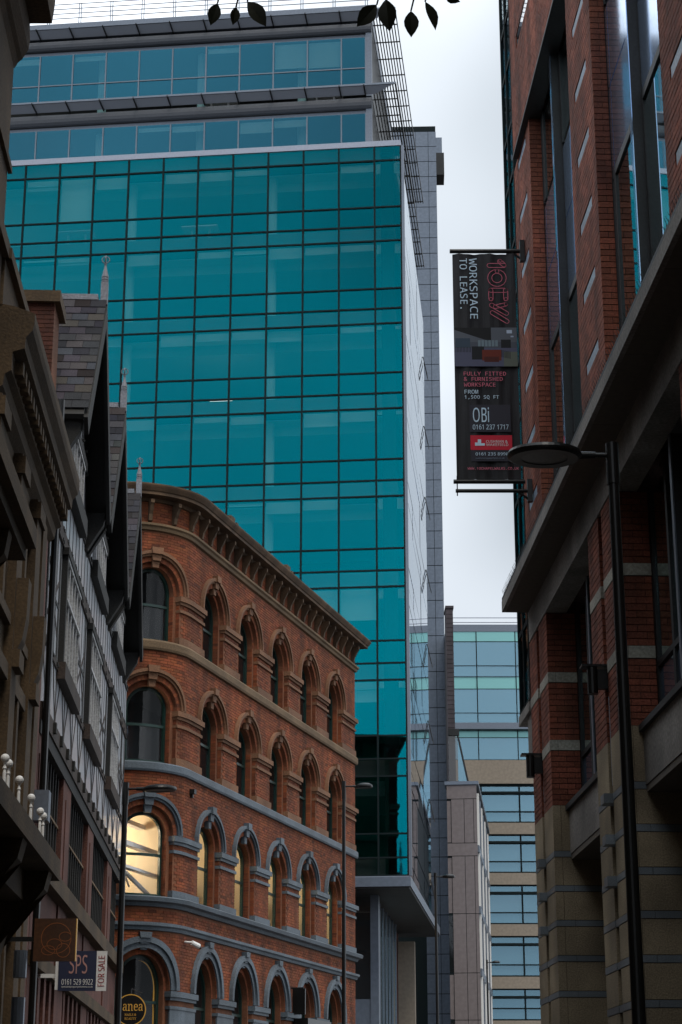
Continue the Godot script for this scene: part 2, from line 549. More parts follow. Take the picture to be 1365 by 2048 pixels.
		if lv[2] > 0.0:
			bx(T, "transom", M.grey_metal, -wu, lv[2] - 0.025, S - 0.06, -1.6, lv[2] + 0.025, S + 0.03)
		bx(T, "corner_pier", M.grey_metal, -1.595, lv[0] - 0.1, S - 0.3, -1.33, lv[3], S + 0.05)
		bx(T, "shadow_gap_strip", M.grey_metal, -wu, lv[1], S - 0.12, -1.6, lv[1] + 0.18, S - 0.05)  # strip put in to draw the dark shadow gap above the panes
		var bull := MB.new()   # rounded fascia
		var pr := []
		for i in 7:
			var a := -PI / 2 + PI * i / 6.0
			pr.append(Vector2(S + 0.02 + 0.16 * cos(a), lerpf(lv[1] + 0.18, lv[3], 0.5) + (lv[3] - lv[1] - 0.18) / 2 * sin(a)))
		bull.sweep(pr, [-wu, -1.33])
		part(bull, "fascia", M.dark_fascia, T)
		bx(T, "floor_slab", M.slab, -wu, lv[1] + 0.2, -9.0, -1.4, lv[3] + 0.05, S - 0.13)
		bx(T, "side_wall", M.dark_metal, -1.6, lv[0], -19.0, -1.34, lv[3], S - 0.31)
		bx(T, "inner_partition", M.inner_wall, -wu, lv[0], -9.2, -1.6, lv[1], -9.0)
		for i in [2, 5, 8, 11]:
			var cyl := MB.new()
			cyl.tube(Vector3(-ux[i] - 0.35, lv[0], S - 0.9), Vector3(-ux[i] - 0.35, lv[1] + 0.1, S - 0.9), 0.2, 0.2, 14, false)
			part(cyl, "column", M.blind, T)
		# louvre shelf, front and side
		var ly: float = lv[3] + 0.1
		for k in 8:
			var z := S + 0.14 + 0.105 * k
			var bl := MB.new()
			var xr: float = -1.3 + (z - S) * 1.18
			bl.q(Vector3(-wu, ly - 0.02, z), Vector3(xr, ly - 0.02, z), Vector3(xr, ly + 0.06, z + 0.07), Vector3(-wu, ly + 0.06, z + 0.07))
			bl.q(Vector3(xr, ly - 0.01, z), Vector3(-wu, ly - 0.01, z), Vector3(-wu, ly + 0.07, z + 0.07), Vector3(xr, ly + 0.07, z + 0.07))
			part(bl, "louvre_slat", M.louvre, T)
			var x := -1.24 + 0.128 * k
			bx(T, "louvre_slat", M.black_metal, x, ly, -18.9, x + 0.05, ly + 0.03, S + (x + 1.33) / 1.18)
		bx(T, "louvre_edge", M.grey_metal, -wu, ly - 0.03, -0.02, -0.17, ly + 0.06, 0.03)
		bx(T, "louvre_edge", M.black_metal, -0.20, ly - 0.03, -18.9, -0.16, ly + 0.06, -0.03)
		for i in ux.size():
			var arm := MB.new()
			arm.prism([Vector2(0, -0.02), Vector2(0.95, 0.0), Vector2(0.95, 0.06), Vector2(0, 0.10)], -0.025, 0.025)
			var o := part(arm, "louvre_bracket", M.dark_metal, T)
			o.transform = Transform3D(Basis(Vector3.UP, -PI / 2), Vector3(-ux[i], ly - 0.04, S + 0.04))
		for i in 13:
			bx(T, "louvre_bracket", M.black_metal, -1.3, ly - 0.05, S - 0.35 - 1.45 * i, -0.17, ly - 0.01, S - 0.30 - 1.45 * i)
	for d in [[1, 1.3, 1], [2, 1.25, 1], [8, 0.25, 1], [10, 0.3, 1], [11, 0.3, 1], [4, 0.25, 1], [3, 0.55, 0], [2, 0.35, 0], [5, 0.3, 0], [6, 0.2, 0], [11, 0.5, 0], [12, 0.25, 0]]:
		var top: float = 48.8 if d[2] == 1 else 44.9
		if d[0] < ux.size() - 1:
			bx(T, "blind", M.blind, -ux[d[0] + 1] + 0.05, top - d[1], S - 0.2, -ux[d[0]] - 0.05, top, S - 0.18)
	bx(T, "roof_parapet", M.grey_metal, -wu, 49.75, -18.8, -1.33, 50.45, S + 0.1)
	var rail_y := [50.75, 51.0, 51.25, 51.5]
	for ry in rail_y:
		var m := MB.new()
		m.tube(Vector3(-wu, ry, S + 0.05), Vector3(-1.4, ry, S + 0.05), 0.02, 0.02, 6)
		part(m, "roof_rail", M.grey_metal, T)
	for i in 13:
		var x := -1.5 - 1.48 * i
		for dx in [0.0, 0.1]:
			var m := MB.new()
			m.tube(Vector3(x - dx, 50.4, S + 0.05), Vector3(x - dx, 51.55, S + 0.05), 0.02, 0.02, 6)
			part(m, "rail_post", M.grey_metal, T)
	# lit tube behind the upper glass
	bx(T, "tube_light", M.tube, -17.0, 43.62, S - 1.6, -15.9, 43.68, S - 1.5)
	# overhang and podium
	bx(T, "overhang_slab", M.grey_panel, -w_all, 10.66, -19.2, 0.10, base_y - 0.06, 0.16)
	bx(T, "sill_strip", M.grey_coping, -w_all, base_y - 0.055, -0.1, 0.02, base_y - 0.03, 0.08)
	bx(T, "soffit_panel", M.dark_frame, -w_all, 10.60, -19.1, 0.04, 10.655, 0.10)  # charcoal colour holds the shade beneath the overhang
	for x in [-3.0, -1.35, -5.2]:
		bx(T, "podium_pier", M.grey_panel, x - 0.32, 0, -2.6, x, 10.6, -2.0)
	for yy in [[4.6, 6.6], [0.0, 0.4]]:
		bx(T, "podium_lintel", M.grey_panel, -w_all, yy[0], -2.5, -1.36, yy[1], -2.06)
	for x in [-1.68, -3.4]:
		for yy in [[0.45, 4.55], [6.65, 8.4], [8.46, 10.55]]:
			bx(T, "podium_pane", M.window, x - 1.2, yy[0], -2.30, x, yy[1], -2.28)
	bx(T, "podium_back", M.inner_wall, -w_all, 0, -8.0, -2.2, 10.55, -7.8)
	for i in 6:
		var z := -3.0 - 1.6 * i
		bx(T, "podium_pane", M.office_glass, -1.55, 0.3, z - 1.5, -1.53, 10.4, z)
		bx(T, "podium_mullion", M.grey_metal, -1.60, 0.0, z - 1.58, -1.49, 10.55, z - 1.51)
	bx(T, "podium_sign", M.black_metal, -1.46, 3.9, -4.9, -1.38, 4.75, -3.2)
	letters(T, "I M", sans, M.black_metal, Vector3(-2.1, 5.05, -2.05), 0.55, 0.42)
	bx(T, "podium_wall", M.beige_stone, -1.78, 0, -17.6, -1.0, 10.2, -17.0)
	bx(T, "podium_brick_wall", M.red_stone, -2.2, 0, -17.6, -1.80, 10.6, -16.8)

	# grey panelled slab behind, past the mirrored side
	var K := thing("grey_panelled_slab", "narrow blue grey panelled slab block rising behind the mirrored side of the glass tower", "tower block", frame(6.62, 118.0, 92.0))
	bx(K, "core_wall", M.mullion, -4.0, 0.0, -10.0, -0.02, 68.7, -0.06)
	var cols := [[-3.4, -2.2], [-2.18, -1.42], [-1.40, -0.56], [-0.53, 0.0]]
	for i in 58:
		for c in cols:
			if c[0] < -1.5 and i < 43:
				continue
			bx(K, "core_panel", M.grey_panel, c[0], 0.3 + 1.172 * i, -0.06, c[1], 0.3 + 1.172 * (i + 1) - 0.045, 0.0)
	bx(K, "core_vent", M.grey_panel, 0.0, 65.5, -1.5, 0.42, 67.8, -0.05)
	bx(K, "core_vent", M.dark_metal, 0.0, 64.9, -1.6, 0.55, 66.6, -0.04)
	for ln in [["One", 0], ["Marsden", 1], ["Street", 2]]:
		letters(K, ln[0], sans, M.dark_metal, Vector3(-1.05 + 0.06 * ln[0].length(), 5.0 - 0.36 * ln[1], 0.004), 0.14 * ln[0].length(), 0.26)

# ---------------------------------------------------------------- buildings far down the street
func build_far_buildings():
	# office with green glazed bands, facing the camera
	var A := thing("glazed_office", "distant office of pale teal glass with beige stone bands", "office building", Transform3D(Basis.IDENTITY, Vector3(0, 0, -115)))
	bx(A, "body", M.inner_wall, 6.6, 0, -14, 17.0, 31.5, -0.9)
	bx(A, "parapet", M.grey_metal, 6.6, 31.4, -14, 17.0, 31.85, 0.05)
	for ry in [32.0, 32.3]:
		var m := MB.new()
		m.tube(Vector3(6.8, ry, 0), Vector3(17, ry, 0), 0.03, 0.03, 6)
		part(m, "roof_rail", M.grey_coping, A)
	var xs := [6.7, 8.42, 10.84, 13.26, 15.7]
	var bands := [[30.78, 31.4, 1], [29.24, 30.74, 0], [28.54, 29.2, 0], [27.77, 28.5, 1], [26.26, 27.73, 0], [25.6, 26.22, 0], [24.72, 25.14, 1], [23.35, 24.68, 0]]
	for b in bands:
		for i in xs.size() - 1:
			var p := bx(A, "glazed_band" if b[2] == 1 else "pane", M.far_band if b[2] == 1 else M.far_glass, xs[i] + 0.03, b[0], -0.03, xs[i + 1] - 0.03, b[1], 0.0)
			p.rotation.y = rng.randf_range(-0.0025, 0.0025)
	for b in bands:
		bx(A, "transom", M.mullion, 6.6, b[0] - 0.035, -0.1, 17, b[0] - 0.002, 0.04)
	for x in xs:
		bx(A, "mullion", M.mullion, x - 0.028, 23.3, -0.1, x + 0.028, 31.4, 0.045)
	bx(A, "ledge", M.grey_metal, 6.6, 25.16, -0.2, 17, 25.55, 0.45)
	bx(A, "stone_band", M.beige_stone, 6.6, 21.86, -0.5, 17, 23.3, 0.1)
	var lows := [[19.56, 21.8], [16.56, 18.8], [13.54, 15.79], [10.5, 12.78], [8.0, 9.74], [4.6, 6.8]]
	for i in lows.size():
		var lo: float = lows[i][0]
		var hi: float = lows[i][1]
		var nxt: float = lows[i + 1][1] if i < lows.size() - 1 else 0.0
		bx(A, "stone_band", M.beige_stone, 6.6, nxt, -0.5, 17, lo - 0.08, 0.1)
		bx(A, "window_frame", M.mullion, 6.6, lo - 0.08, -0.4, 17, lo, 0.06)
		bx(A, "window_frame", M.mullion, 6.6, hi - 0.06, -0.4, 17, hi + 0.03, 0.02)
		bx(A, "window_frame", M.mullion, 6.6, hi - 0.55, -0.4, 17, hi - 0.42, 0.12)
		bx(A, "window_frame", M.mullion, 6.6, lo + 0.6, -0.3, 17, lo + 0.64, 0.0)
		for x in [8.5, 10.82, 13.2]:
			bx(A, "mullion", M.mullion, x, lo, -0.3, x + 0.06, hi, -0.005)
		var px := [6.6, 8.53, 10.85, 13.23, 16.9]
		for k in 4:
			for yy in [[lo + 0.02, lo + 0.58], [lo + 0.66, hi - 0.56], [hi - 0.4, hi - 0.07]]:
				var p := bx(A, "pane", M.far_glass, px[k] + 0.04, yy[0], -0.19, px[k + 1] - 0.06, yy[1], -0.16)
				p.rotation.y = rng.randf_range(-0.002, 0.002)
	# dark brown stair tower and the glass link below it
	var B := thing("brown_stair_tower", "slim dark brown clad tower beside the grey panelled core", "tower block", Transform3D(Basis.IDENTITY, Vector3(0, 0, -112)))
	bx(B, "shaft", M.brown_panel, 6.40, 0, -1.6, 6.82, 32.1, 0)
	bx(B, "cap", M.brown_panel, 6.36, 32.1, -1.65, 6.87, 32.25, 0.06)
	for i in 30:
		bx(B, "cladding_board", M.brown_panel, 6.40, 23.6 + 0.28 * i, 0.0, 6.82, 23.6 + 0.28 * i + 0.25, 0.03)
	bx(B, "dark_glazing", M.dark_glass, 6.40, 18.0, 0.05, 6.95, 24.2, 0.12)
	bx(B, "glazing_frame", M.black_metal, 6.38, 24.2, 0.0, 7.05, 24.6, 0.2)
	var gl := MB.new()
	gl.prism([Vector2(6.95, 19.4), Vector2(7.9, 19.4), Vector2(6.95, 24.2)], 0.05, 0.09)
	part(gl, "raked_glass", M.far_glass, B)
	var rk := MB.new()
	rk.tube(Vector3(6.95, 24.3, 0.1), Vector3(7.95, 19.3, 0.1), 0.06, 0.06, 6)
	part(rk, "raked_rail", M.black_metal, B)
	bx(B, "ledge", M.black_metal, 6.38, 19.1, -0.3, 8.5, 19.3, 0.3)
	# pink grey panelled block
	var C := thing("panelled_block", "pinkish grey panelled block with tall side windows behind the thin lamp posts", "building", frame(5.3, 95.0, 96.2))
	var W := 1.52
	bx(C, "body", M.mullion, 0, 0, -16.5, W - 0.06, 18.1, -0.06)
	var ys := [18.28, 17.58, 15.38, 14.74, 11.92, 9.08, 6.86, 4.0, 1.2, 0.0]
	for i in ys.size() - 1:
		var cuts := [0.22, 0.87, 1.34, W] if i != 0 and i != 2 else [0.0, W]
		for c in cuts.size() - 1:
			bx(C, "cladding_panel", M.pink_panel, cuts[c], ys[i + 1], -0.05, cuts[c + 1] - 0.025, ys[i] - 0.03, 0.0)
		bx(C, "edge_window", M.dark_glass if i % 2 == 0 else M.pink_panel, 0.0, ys[i + 1] + 0.03, -0.08, 0.19, ys[i] - 0.1, -0.05)
	bx(C, "roof_edge", M.grey_metal, -0.1, 18.28, -16.6, W + 0.08, 18.45, 0.05)
	for f in 6:
		var y0 := 15.3 - 3.0 * f
		bx(C, "side_band", M.grey_metal, W - 0.05, y0 - 0.35, -16.5, W + 0.05, y0, -0.3)
		for k in 7:
			bx(C, "side_fin", M.white if k % 2 == 0 else M.grey_metal, W - 0.05, y0, -0.6 - 2.3 * k - 0.35, W + 0.06, minf(y0 + 2.63, 18.2), -0.6 - 2.3 * k)
			bx(C, "side_window", M.window, W - 0.05, y0 + 0.02, -0.6 - 2.3 * k - 2.25, W - 0.03, minf(y0 + 2.6, 18.2), -0.6 - 2.3 * k - 0.37)

# ---------------------------------------------------------------- Victorian brick building with a rounded corner
const BR := 1.8
const BPH := 1.85
const BE := 16.05

func bend(p: Vector3) -> Vector3:
	if p.x >= 0.0:
		if p.x < BE - 0.0001:
			return p
		if p.x < BE + 0.0001:
			return Vector3(BE + maxf(p.z, 0.0), p.y, p.z)
		return Vector3(BE + p.z, p.y, BE - p.x)
	var ph := minf(-p.x / BR, BPH)
	var q := Vector3(-(BR + p.z) * sin(ph), p.y, -BR + (BR + p.z) * cos(ph))
	var rest := -p.x - BR * BPH
	if rest > 0.0:
		q += Vector3(-cos(BPH), 0, -sin(BPH)) * rest
	return q

func brick_tone(k: int) -> Color:
	var b := rng.randf_range(0.72, 1.2)
	var warm := rng.randf_range(-0.012, 0.012)
	if k == 1:   # office block
		return Color(0.54 * b, (0.155 + warm * 0.5) * b, 0.085 * b)
	if rng.randf() < 0.07:
		b *= 0.6
	return Color(0.49 * b, (0.130 + warm) * b, 0.045 * b)

func in_arch(s: float, y: float, sc: float, ys: float, a: float, r: float) -> bool:
	if absf(s - sc) > a:
		return false
	return y < ys or pow((s - sc) / a, 2) + pow((y - ys) / r, 2) < 1.0

func build_brick_building():
	var B := thing("brick_corner_building", "four storey red brick building with arched windows and rounded corner", "building", frame(-4.076, 50.0, 16.5))
	var cs := [-1.45]
	for i in 5:
		cs.append(1.76 + 2.95 * i)
	# storeys: sill, top, springing, outer a, outer rise, inner a, inner rise
	var st := [[14.06, 17.08, 15.40, 0.83, 0.82, 0.70, 0.70], [10.80, 13.78, 12.26, 0.83, 0.72, 0.70, 0.58], [7.36, 10.55, 8.97, 0.83, 0.72, 0.70, 0.56], [0.0, 6.50, 5.06, 0.84, 0.99, 0.74, 0.86]]
	var trims := [[M.terracotta, M.terracotta], [M.terracotta, M.terracotta], [M.blue_paint, M.blue_paint], [M.blue_paint, M.blue_paint]]
	var wall := MB.new(bend)
	var bricks := MB.new(bend, true)
	var ss := steps(-5.4, -3.33, 0.5)
	ss.append_array(steps(-3.33, 0, 0.09))
	ss.append_array(steps(0, BE, 0.11))
	for s in st:
		var list := ss.duplicate()
		for c in cs:
			list.append_array([c - s[3], c + s[3]])
		list.sort()
		for i in list.size() - 1:
			var a: float = list[i]
			var b: float = list[i + 1]
			if b - a < 0.0005:
				continue
			var lo_a: float = s[0]
			var lo_b: float = s[0]
			for c in cs:
				if absf((a + b) / 2 - c) < s[3]:
					lo_a = s[2] + s[4] * sqrt(maxf(0, 1 - pow((a - c) / s[3], 2)))
					lo_b = s[2] + s[4] * sqrt(maxf(0, 1 - pow((b - c) / s[3], 2)))
			wall.q(Vector3(a, lo_a, -0.012), Vector3(b, lo_b, -0.012), Vector3(b, s[1], -0.012), Vector3(a, s[1], -0.012))
	for zone in [[6.70, 7.11], [17.25, 18.0], [13.78, 13.80]]:
		for i in ss.size() - 1:
			wall.q(Vector3(ss[i], zone[0], -0.012), Vector3(ss[i + 1], zone[0], -0.012), Vector3(ss[i + 1], zone[1], -0.012), Vector3(ss[i], zone[1], -0.012))
	# bricks
	var zones := [[14.06, 17.08, 0], [17.27, 17.98, -1], [10.80, 13.78, 1], [7.36, 10.55, 2], [6.72, 7.10, -1], [5.06, 6.50, 3]]
	for z in zones:
		var y: float = z[0]
		var odd := 0
		while y + 0.07 < z[1]:
			var s: float = -3.3 + (0.115 if odd % 2 == 1 else 0.0)
			while s < BE - 0.02:
				var e := minf(s + 0.218, BE)
				var clear := true
				if z[2] >= 0:
					var q: Array = st[z[2]]
					for c in cs:
						if absf((s + e) / 2 - c) < q[3] + 0.5 and (in_arch(s, y, c, q[2], q[3] + 0.14, q[4] + 0.14) or in_arch(e, y, c, q[2], q[3] + 0.14, q[4] + 0.14)):
							if y > q[2] or in_arch(s + 0.01, y, c, q[2], q[3], q[4]) or in_arch(e - 0.01, y, c, q[2], q[3], q[4]):
								clear = false
				if clear:
					bricks.col = brick_tone(0)
					bricks.box(s, y, -0.012, e, y + 0.066, rng.randf_range(-0.001, 0.003), 1, false)
				s += 0.23
			y += 0.078
			odd += 1
	# reveals, arches, hoods, capitals, windows
	for f in 4:
		var s: Array = st[f]
		var rev := MB.new(bend)
		for c in cs:
			var straight: bool = c > 0.0
			var jb: float = s[0]
			for o in [[s[3], s[4], -0.012, -0.12], [s[5], s[6], -0.12, -0.28]]:
				for sd in [-1.0, 1.0]:
					var x: float = c + o[0] * sd
					if sd > 0:
						rev.q(Vector3(x, jb, o[2]), Vector3(x, jb, o[3]), Vector3(x, s[2], o[3]), Vector3(x, s[2], o[2]))
					else:
						rev.q(Vector3(x, jb, o[3]), Vector3(x, jb, o[2]), Vector3(x, s[2], o[2]), Vector3(x, s[2], o[3]))
					var y: float = jb
					while y + 0.07 < s[2] and f < 3:
						bricks.col = brick_tone(0)
						bricks.box(minf(x, x - sd * 0.008), y, o[3] + 0.004, maxf(x, x - sd * 0.008), y + 0.066, o[2] + (0.012 if o[2] > -0.05 else 0.0), 1, true)
						y += 0.078
				rev.ring(c, s[2], o[0], o[1], o[0] + 0.012, o[1] + 0.012, o[3], o[2], 20)
			# step between the two orders
			rev.ring(c, s[2], s[5], s[6], s[3], s[4], -0.125, -0.12, 20)
			for sd in [-1.0, 1.0]:
				var a: float = c + minf(s[3] * sd, s[5] * sd)
				var b: float = c + maxf(s[3] * sd, s[5] * sd)
				rev.q(Vector3(a, jb, -0.12), Vector3(b, jb, -0.12), Vector3(b, s[2], -0.12), Vector3(a, s[2], -0.12))
			bricks.col = brick_tone(0)
			# voussoirs of the two brick rings
			for k in 26:
				pass
			var vs := MB.new(bend, true)
			for ringd in [[s[3], s[4], s[3] + 0.14, s[4] + 0.14, -0.012, 0.004], [s[5], s[6], s[3] - 0.005, s[4] - 0.005, -0.125, -0.112]]:
				for k in 26:
					var ta := PI - PI * (k + 0.06) / 26
					var tb := PI - PI * (k + 0.94) / 26
					vs.col = brick_tone(0)
					var p := []
					for t in [ta, tb]:
						p.append(Vector2(c + ringd[0] * cos(t), s[2] + ringd[1] * sin(t)))
						p.append(Vector2(c + ringd[2] * cos(t), s[2] + ringd[3] * sin(t)))
					var d0: float = ringd[4]
					var d1: float = ringd[5]
					vs.q(Vector3(p[0].x, p[0].y, d1), Vector3(p[2].x, p[2].y, d1), Vector3(p[3].x, p[3].y, d1), Vector3(p[1].x, p[1].y, d1))
					vs.q(Vector3(p[0].x, p[0].y, d0), Vector3(p[2].x, p[2].y, d0), Vector3(p[2].x, p[2].y, d1), Vector3(p[0].x, p[0].y, d1))
			part(vs, "brick_arch", M.brick, B)
			# hood mould and keystone
			var hood := MB.new(bend)
			var w0 := 0.14
			if f < 3:
				hood.ring(c, s[2], s[3] + w0, s[4] + w0, s[3] + 0.20, s[4] + 0.20, -0.01, 0.06, 22)
				hood.ring(c, s[2], s[3] + 0.20, s[4] + 0.20, s[3] + 0.27, s[4] + 0.29, -0.01, 0.11, 22)
				for sd in [-1.0, 1.0]:   # stilted feet of the hood
					var xa: float = c + (s[3] + w0) * sd
					var xb: float = c + (s[3] + 0.27) * sd
					hood.box(minf(xa, xb), s[2] - 0.02, -0.01, maxf(xa, xb), s[2] + 0.004, 0.105)
			else:
				hood.ring(c, s[2], s[3] + 0.02, s[4] + 0.02, s[3] + 0.16, s[4] + 0.16, -0.01, 0.05, 24)
				hood.ring(c, s[2], s[3] + 0.16, s[4] + 0.16, s[3] + 0.30, s[4] + 0.30, -0.01, 0.11, 24)
			part(hood, "hood_mould", trims[f][0], B)
			var key := MB.new(bend)
			var kt: float = s[2] + s[4] + (0.36 if f < 3 else 0.40)
			var kb: float = s[2] + s[6] - (0.05 if f < 3 else -0.1)
			for k in 3:
				var ya := lerpf(kb, kt, k / 3.0)
				var yb := lerpf(kb, kt, (k + 1) / 3.0)
				var ha := lerpf(0.085, 0.155, k / 3.0)
				var hb := lerpf(0.085, 0.155, (k + 1) / 3.0)
				var da: float = [0.02, 0.09, 0.16][k]
				key.q(Vector3(c - ha, ya, da), Vector3(c + ha, ya, da), Vector3(c + hb, yb, da), Vector3(c - hb, yb, da))
				key.q(Vector3(c - ha, ya, -0.1), Vector3(c + ha, ya, -0.1), Vector3(c + ha, ya, da), Vector3(c - ha, ya, da))
				key.q(Vector3(c - hb, yb, da), Vector3(c + hb, yb, da), Vector3(c + hb, yb, -0.1), Vector3(c - hb, yb, -0.1))
				key.q(Vector3(c - ha, ya, -0.1), Vector3(c - ha, ya, da), Vector3(c - hb, yb, da), Vector3(c - hb, yb, -0.1))
				key.q(Vector3(c + ha, ya, da), Vector3(c + ha, ya, -0.1), Vector3(c + hb, yb, -0.1), Vector3(c + hb, yb, da))
			part(key, "keystone", trims[f][0], B)
			make_window(B, f, c, s, straight)
		part(rev, "reveal", M.mortar if f < 3 else M.mortar, B)
		# impost capitals on every pier between openings
		var piers := [[-3.3, cs[0] - s[3]], [cs[0] + s[3], cs[1] - s[3]]]
		for i in range(1, 5):
			piers.append([cs[i] + s[3], cs[i + 1] - s[3]])
		piers.append([cs[5] + s[3], BE])
		for i in piers.size():
			var a: float = piers[i][0] - (0.05 if i > 0 else 0.0)
			var b: float = piers[i][1] + (0.05 if i < piers.size() - 1 else 0.0)
			var sg := 8 if a < 0 else 1
			var cap := MB.new(bend)
			cap.box(a, s[2] - 0.16, -0.34, b, s[2] - 0.022, 0.10, sg)
			cap.box(a + 0.03, s[2] - 0.24, -0.33, b - 0.03, s[2] - 0.16, 0.05, sg)
			cap.box(a + 0.03, s[2] - 0.46, -0.33, b - 0.03, s[2] - 0.38, 0.05, sg)
			part(cap, "capital", trims[f][1], B)
			if f < 3:
				var pl := MB.new(bend)
				pl.box(a + 0.02, s[0] - 0.004, -0.33, b - 0.02, s[0] + 0.19, 0.05, sg)
				part(pl, "pier_plinth", trims[f][1], B)
			else:
				var pil := MB.new(bend)
				pil.box(a + 0.05, 0.0, -0.34, b - 0.05, s[2] - 0.46, 0.03, sg)
				part(pil, "pilaster", M.blue_paint, B)
	part(wall, "wall", M.mortar, B)
	part(bricks, "brick", M.brick, B, "stuff")
	# string courses and cornices
	var path := steps(-5.4, -3.33, 0.7)
	path.append_array(steps(-3.33, 0, 0.12).slice(1))
	path.append_array([BE, BE + 0.001, BE + 9.0])
	var band := func(called: String, prof: Array, mat: Material):
		var m := MB.new(bend)
		m.sweep(prof, path)
		part(m, called, mat, B)
	band.call("sill_band", [Vector2(-0.3, 13.78), Vector2(0.07, 13.78), Vector2(0.09, 13.84), Vector2(0.09, 14.0), Vector2(0.05, 14.055), Vector2(-0.36, 14.058)], M.tan_stone)
	band.call("sill_band", [Vector2(-0.3, 10.55), Vector2(0.07, 10.55), Vector2(0.09, 10.60), Vector2(0.09, 10.76), Vector2(0.05, 10.795), Vector2(-0.36, 10.798)], M.blue_paint)
	band.call("sill_cornice", [Vector2(-0.3, 7.09), Vector2(0.06, 7.10), Vector2(0.10, 7.18), Vector2(0.20, 7.22), Vector2(0.22, 7.32), Vector2(0.18, 7.35), Vector2(-0.36, 7.358)], M.blue_paint)
	band.call("string_course", [Vector2(-0.02, 6.50), Vector2(0.05, 6.51), Vector2(0.07, 6.58), Vector2(0.12, 6.62), Vector2(0.12, 6.69), Vector2(-0.02, 6.72)], M.blue_paint)
	band.call("frieze_moulding", [Vector2(-0.02, 17.06), Vector2(0.06, 17.08), Vector2(0.08, 17.16), Vector2(0.13, 17.2), Vector2(0.13, 17.26), Vector2(-0.02, 17.29)], M.tan_stone)
	band.call("main_cornice", [Vector2(-0.02, 17.86), Vector2(0.06, 17.88), Vector2(0.10, 17.96), Vector2(0.38, 17.98), Vector2(0.38, 18.06), Vector2(0.41, 18.08), Vector2(0.46, 18.17), Vector2(0.48, 18.22), Vector2(0.48, 18.26), Vector2(0.2, 18.36), Vector2(-0.6, 18.40)], M.cornice_stone)
	# brackets under the main cornice
	var brm := MB.new()
	var outline := [Vector2(0, 0), Vector2(0.10, 0.03), Vector2(0.13, 0.2), Vector2(0.19, 0.30), Vector2(0.25, 0.45), Vector2(0.29, 0.48), Vector2(0.29, 0.58), Vector2(0, 0.58)]
	for k in range(1, outline.size() - 1):
		var a: Vector2 = outline[0]
		for z in [[0.05, 1], [-0.05, -1]]:
			var p := Vector3(a.x, a.y, z[0])
			var q := Vector3(outline[k].x, outline[k].y, z[0])
			var r := Vector3(outline[k + 1].x, outline[k + 1].y, z[0])
			if z[1] > 0:
				brm.t(p, q, r)
			else:
				brm.t(p, r, q)
	for k in outline.size():
		var a: Vector2 = outline[k]
		var b: Vector2 = outline[(k + 1) % outline.size()]
		brm.q(Vector3(a.x, a.y, -0.05), Vector3(b.x, b.y, -0.05), Vector3(b.x, b.y, 0.05), Vector3(a.x, a.y, 0.05))
	var bracket := brm.mesh()
	var sb := -3.1
	while sb < BE:
		var o := inst(bracket, "bracket", M.cornice_stone, B)
		var p0 := bend(Vector3(sb, 17.30, 0))
		var nn := (bend(Vector3(sb, 17.30, 1)) - p0).normalized()
		o.transform = Transform3D(Basis(nn, Vector3.UP, nn.cross(Vector3.UP)), p0)
		sb += 0.72
	for i in 11:
		var o := inst(bracket, "bracket", M.cornice_stone, B)
		o.transform = Transform3D(Basis(Vector3.RIGHT, Vector3.UP, Vector3.BACK), Vector3(BE, 17.30, -0.5 - 0.8 * i))
	# closed body: end wall, roof, floors and rooms
	bx(B, "end_wall", M.mortar, BE - 0.5, 0, -9.0, BE - 0.003, 18.0, -0.37)
	bx(B, "roof", M.slab, -0.5, 17.7, -9.0, BE - 0.02, 18.2, -0.3)
	bx(B, "back_wall", M.mortar, -6.0, 0, -9.4, BE - 0.02, 18.2, -9.01)
	var side := MB.new()
	side.box(-6.4, 0, -9.2, -6.0, 18.2, -3.0)
	part(side, "back_wall", M.mortar, B)
	for yy in [13.5, 10.25, 6.75]:
		bx(B, "floor_slab", M.slab, -0.6, yy, -9.0, BE - 0.5, yy + 0.3, -0.37)
	bx(B, "room_wall", M.cream, -5.8, 7.06, -4.6, BE - 0.52, 10.2, -4.4)
	bx(B, "room_ceiling", M.cream, -0.6, 10.16, -4.4, BE - 0.52, 10.24, -0.42)
	for c in cs:
		var x: float = c + 1.25 if c > 0 else 0.45
		bx(B, "room_wall", M.cream, x, 7.06, -4.4, x + 0.12, 10.15, -0.45 if c > 0 else -0.5)
		bx(B, "ceiling_beam", M.cream, x - 0.9, 9.72, -4.4, x - 0.7, 10.16, -0.45)
		var m := MB.new()
		if c > 0:
			m.tube(Vector3(c - 0.5, 9.95, -2.6), Vector3(c + 0.5, 9.95, -2.6), 0.03, 0.03, 8)
		else:
			m.tube(Vector3(-1.75, 9.0, -1.6), Vector3(-0.75, 9.0, -3.2), 0.035, 0.035, 8)
		part(m, "tube_light", M.tube, B)
		var l := OmniLight3D.new()
		l.name = "room_lamp"
		l.light_color = Color(1.0, 0.92, 0.78)
		l.light_energy = 1.3 if c > 0 else 3.6
		l.light_size = 0.3
		l.omni_range = 20.0
		l.omni_attenuation = 2.0
		l.shadow_enabled = true
		B.add_child(l, true)
		l.position = Vector3(c - 0.1, 9.55, -1.9) if c > 0 else Vector3(-1.0, 8.85, -2.6)
	for d in [[8.62, 8.74, -1.15, -0.95], [9.3, 9.42, -1.5, -1.3], [8.0, 8.07, -1.0, -0.8]]:
		bx(B, "duct", M.white, -2.6, d[0], d[2], 0.4, d[1], d[3])
	var pipe := MB.new()
	pipe.tube(Vector3(-2.2, 8.35, -1.3), Vector3(-0.2, 7.5, -0.9), 0.06, 0.06, 8)
	pipe.tube(Vector3(-1.9, 8.6, -1.2), Vector3(-0.6, 7.7, -1.3), 0.03, 0.03, 8)
	part(pipe, "duct", M.white, B)
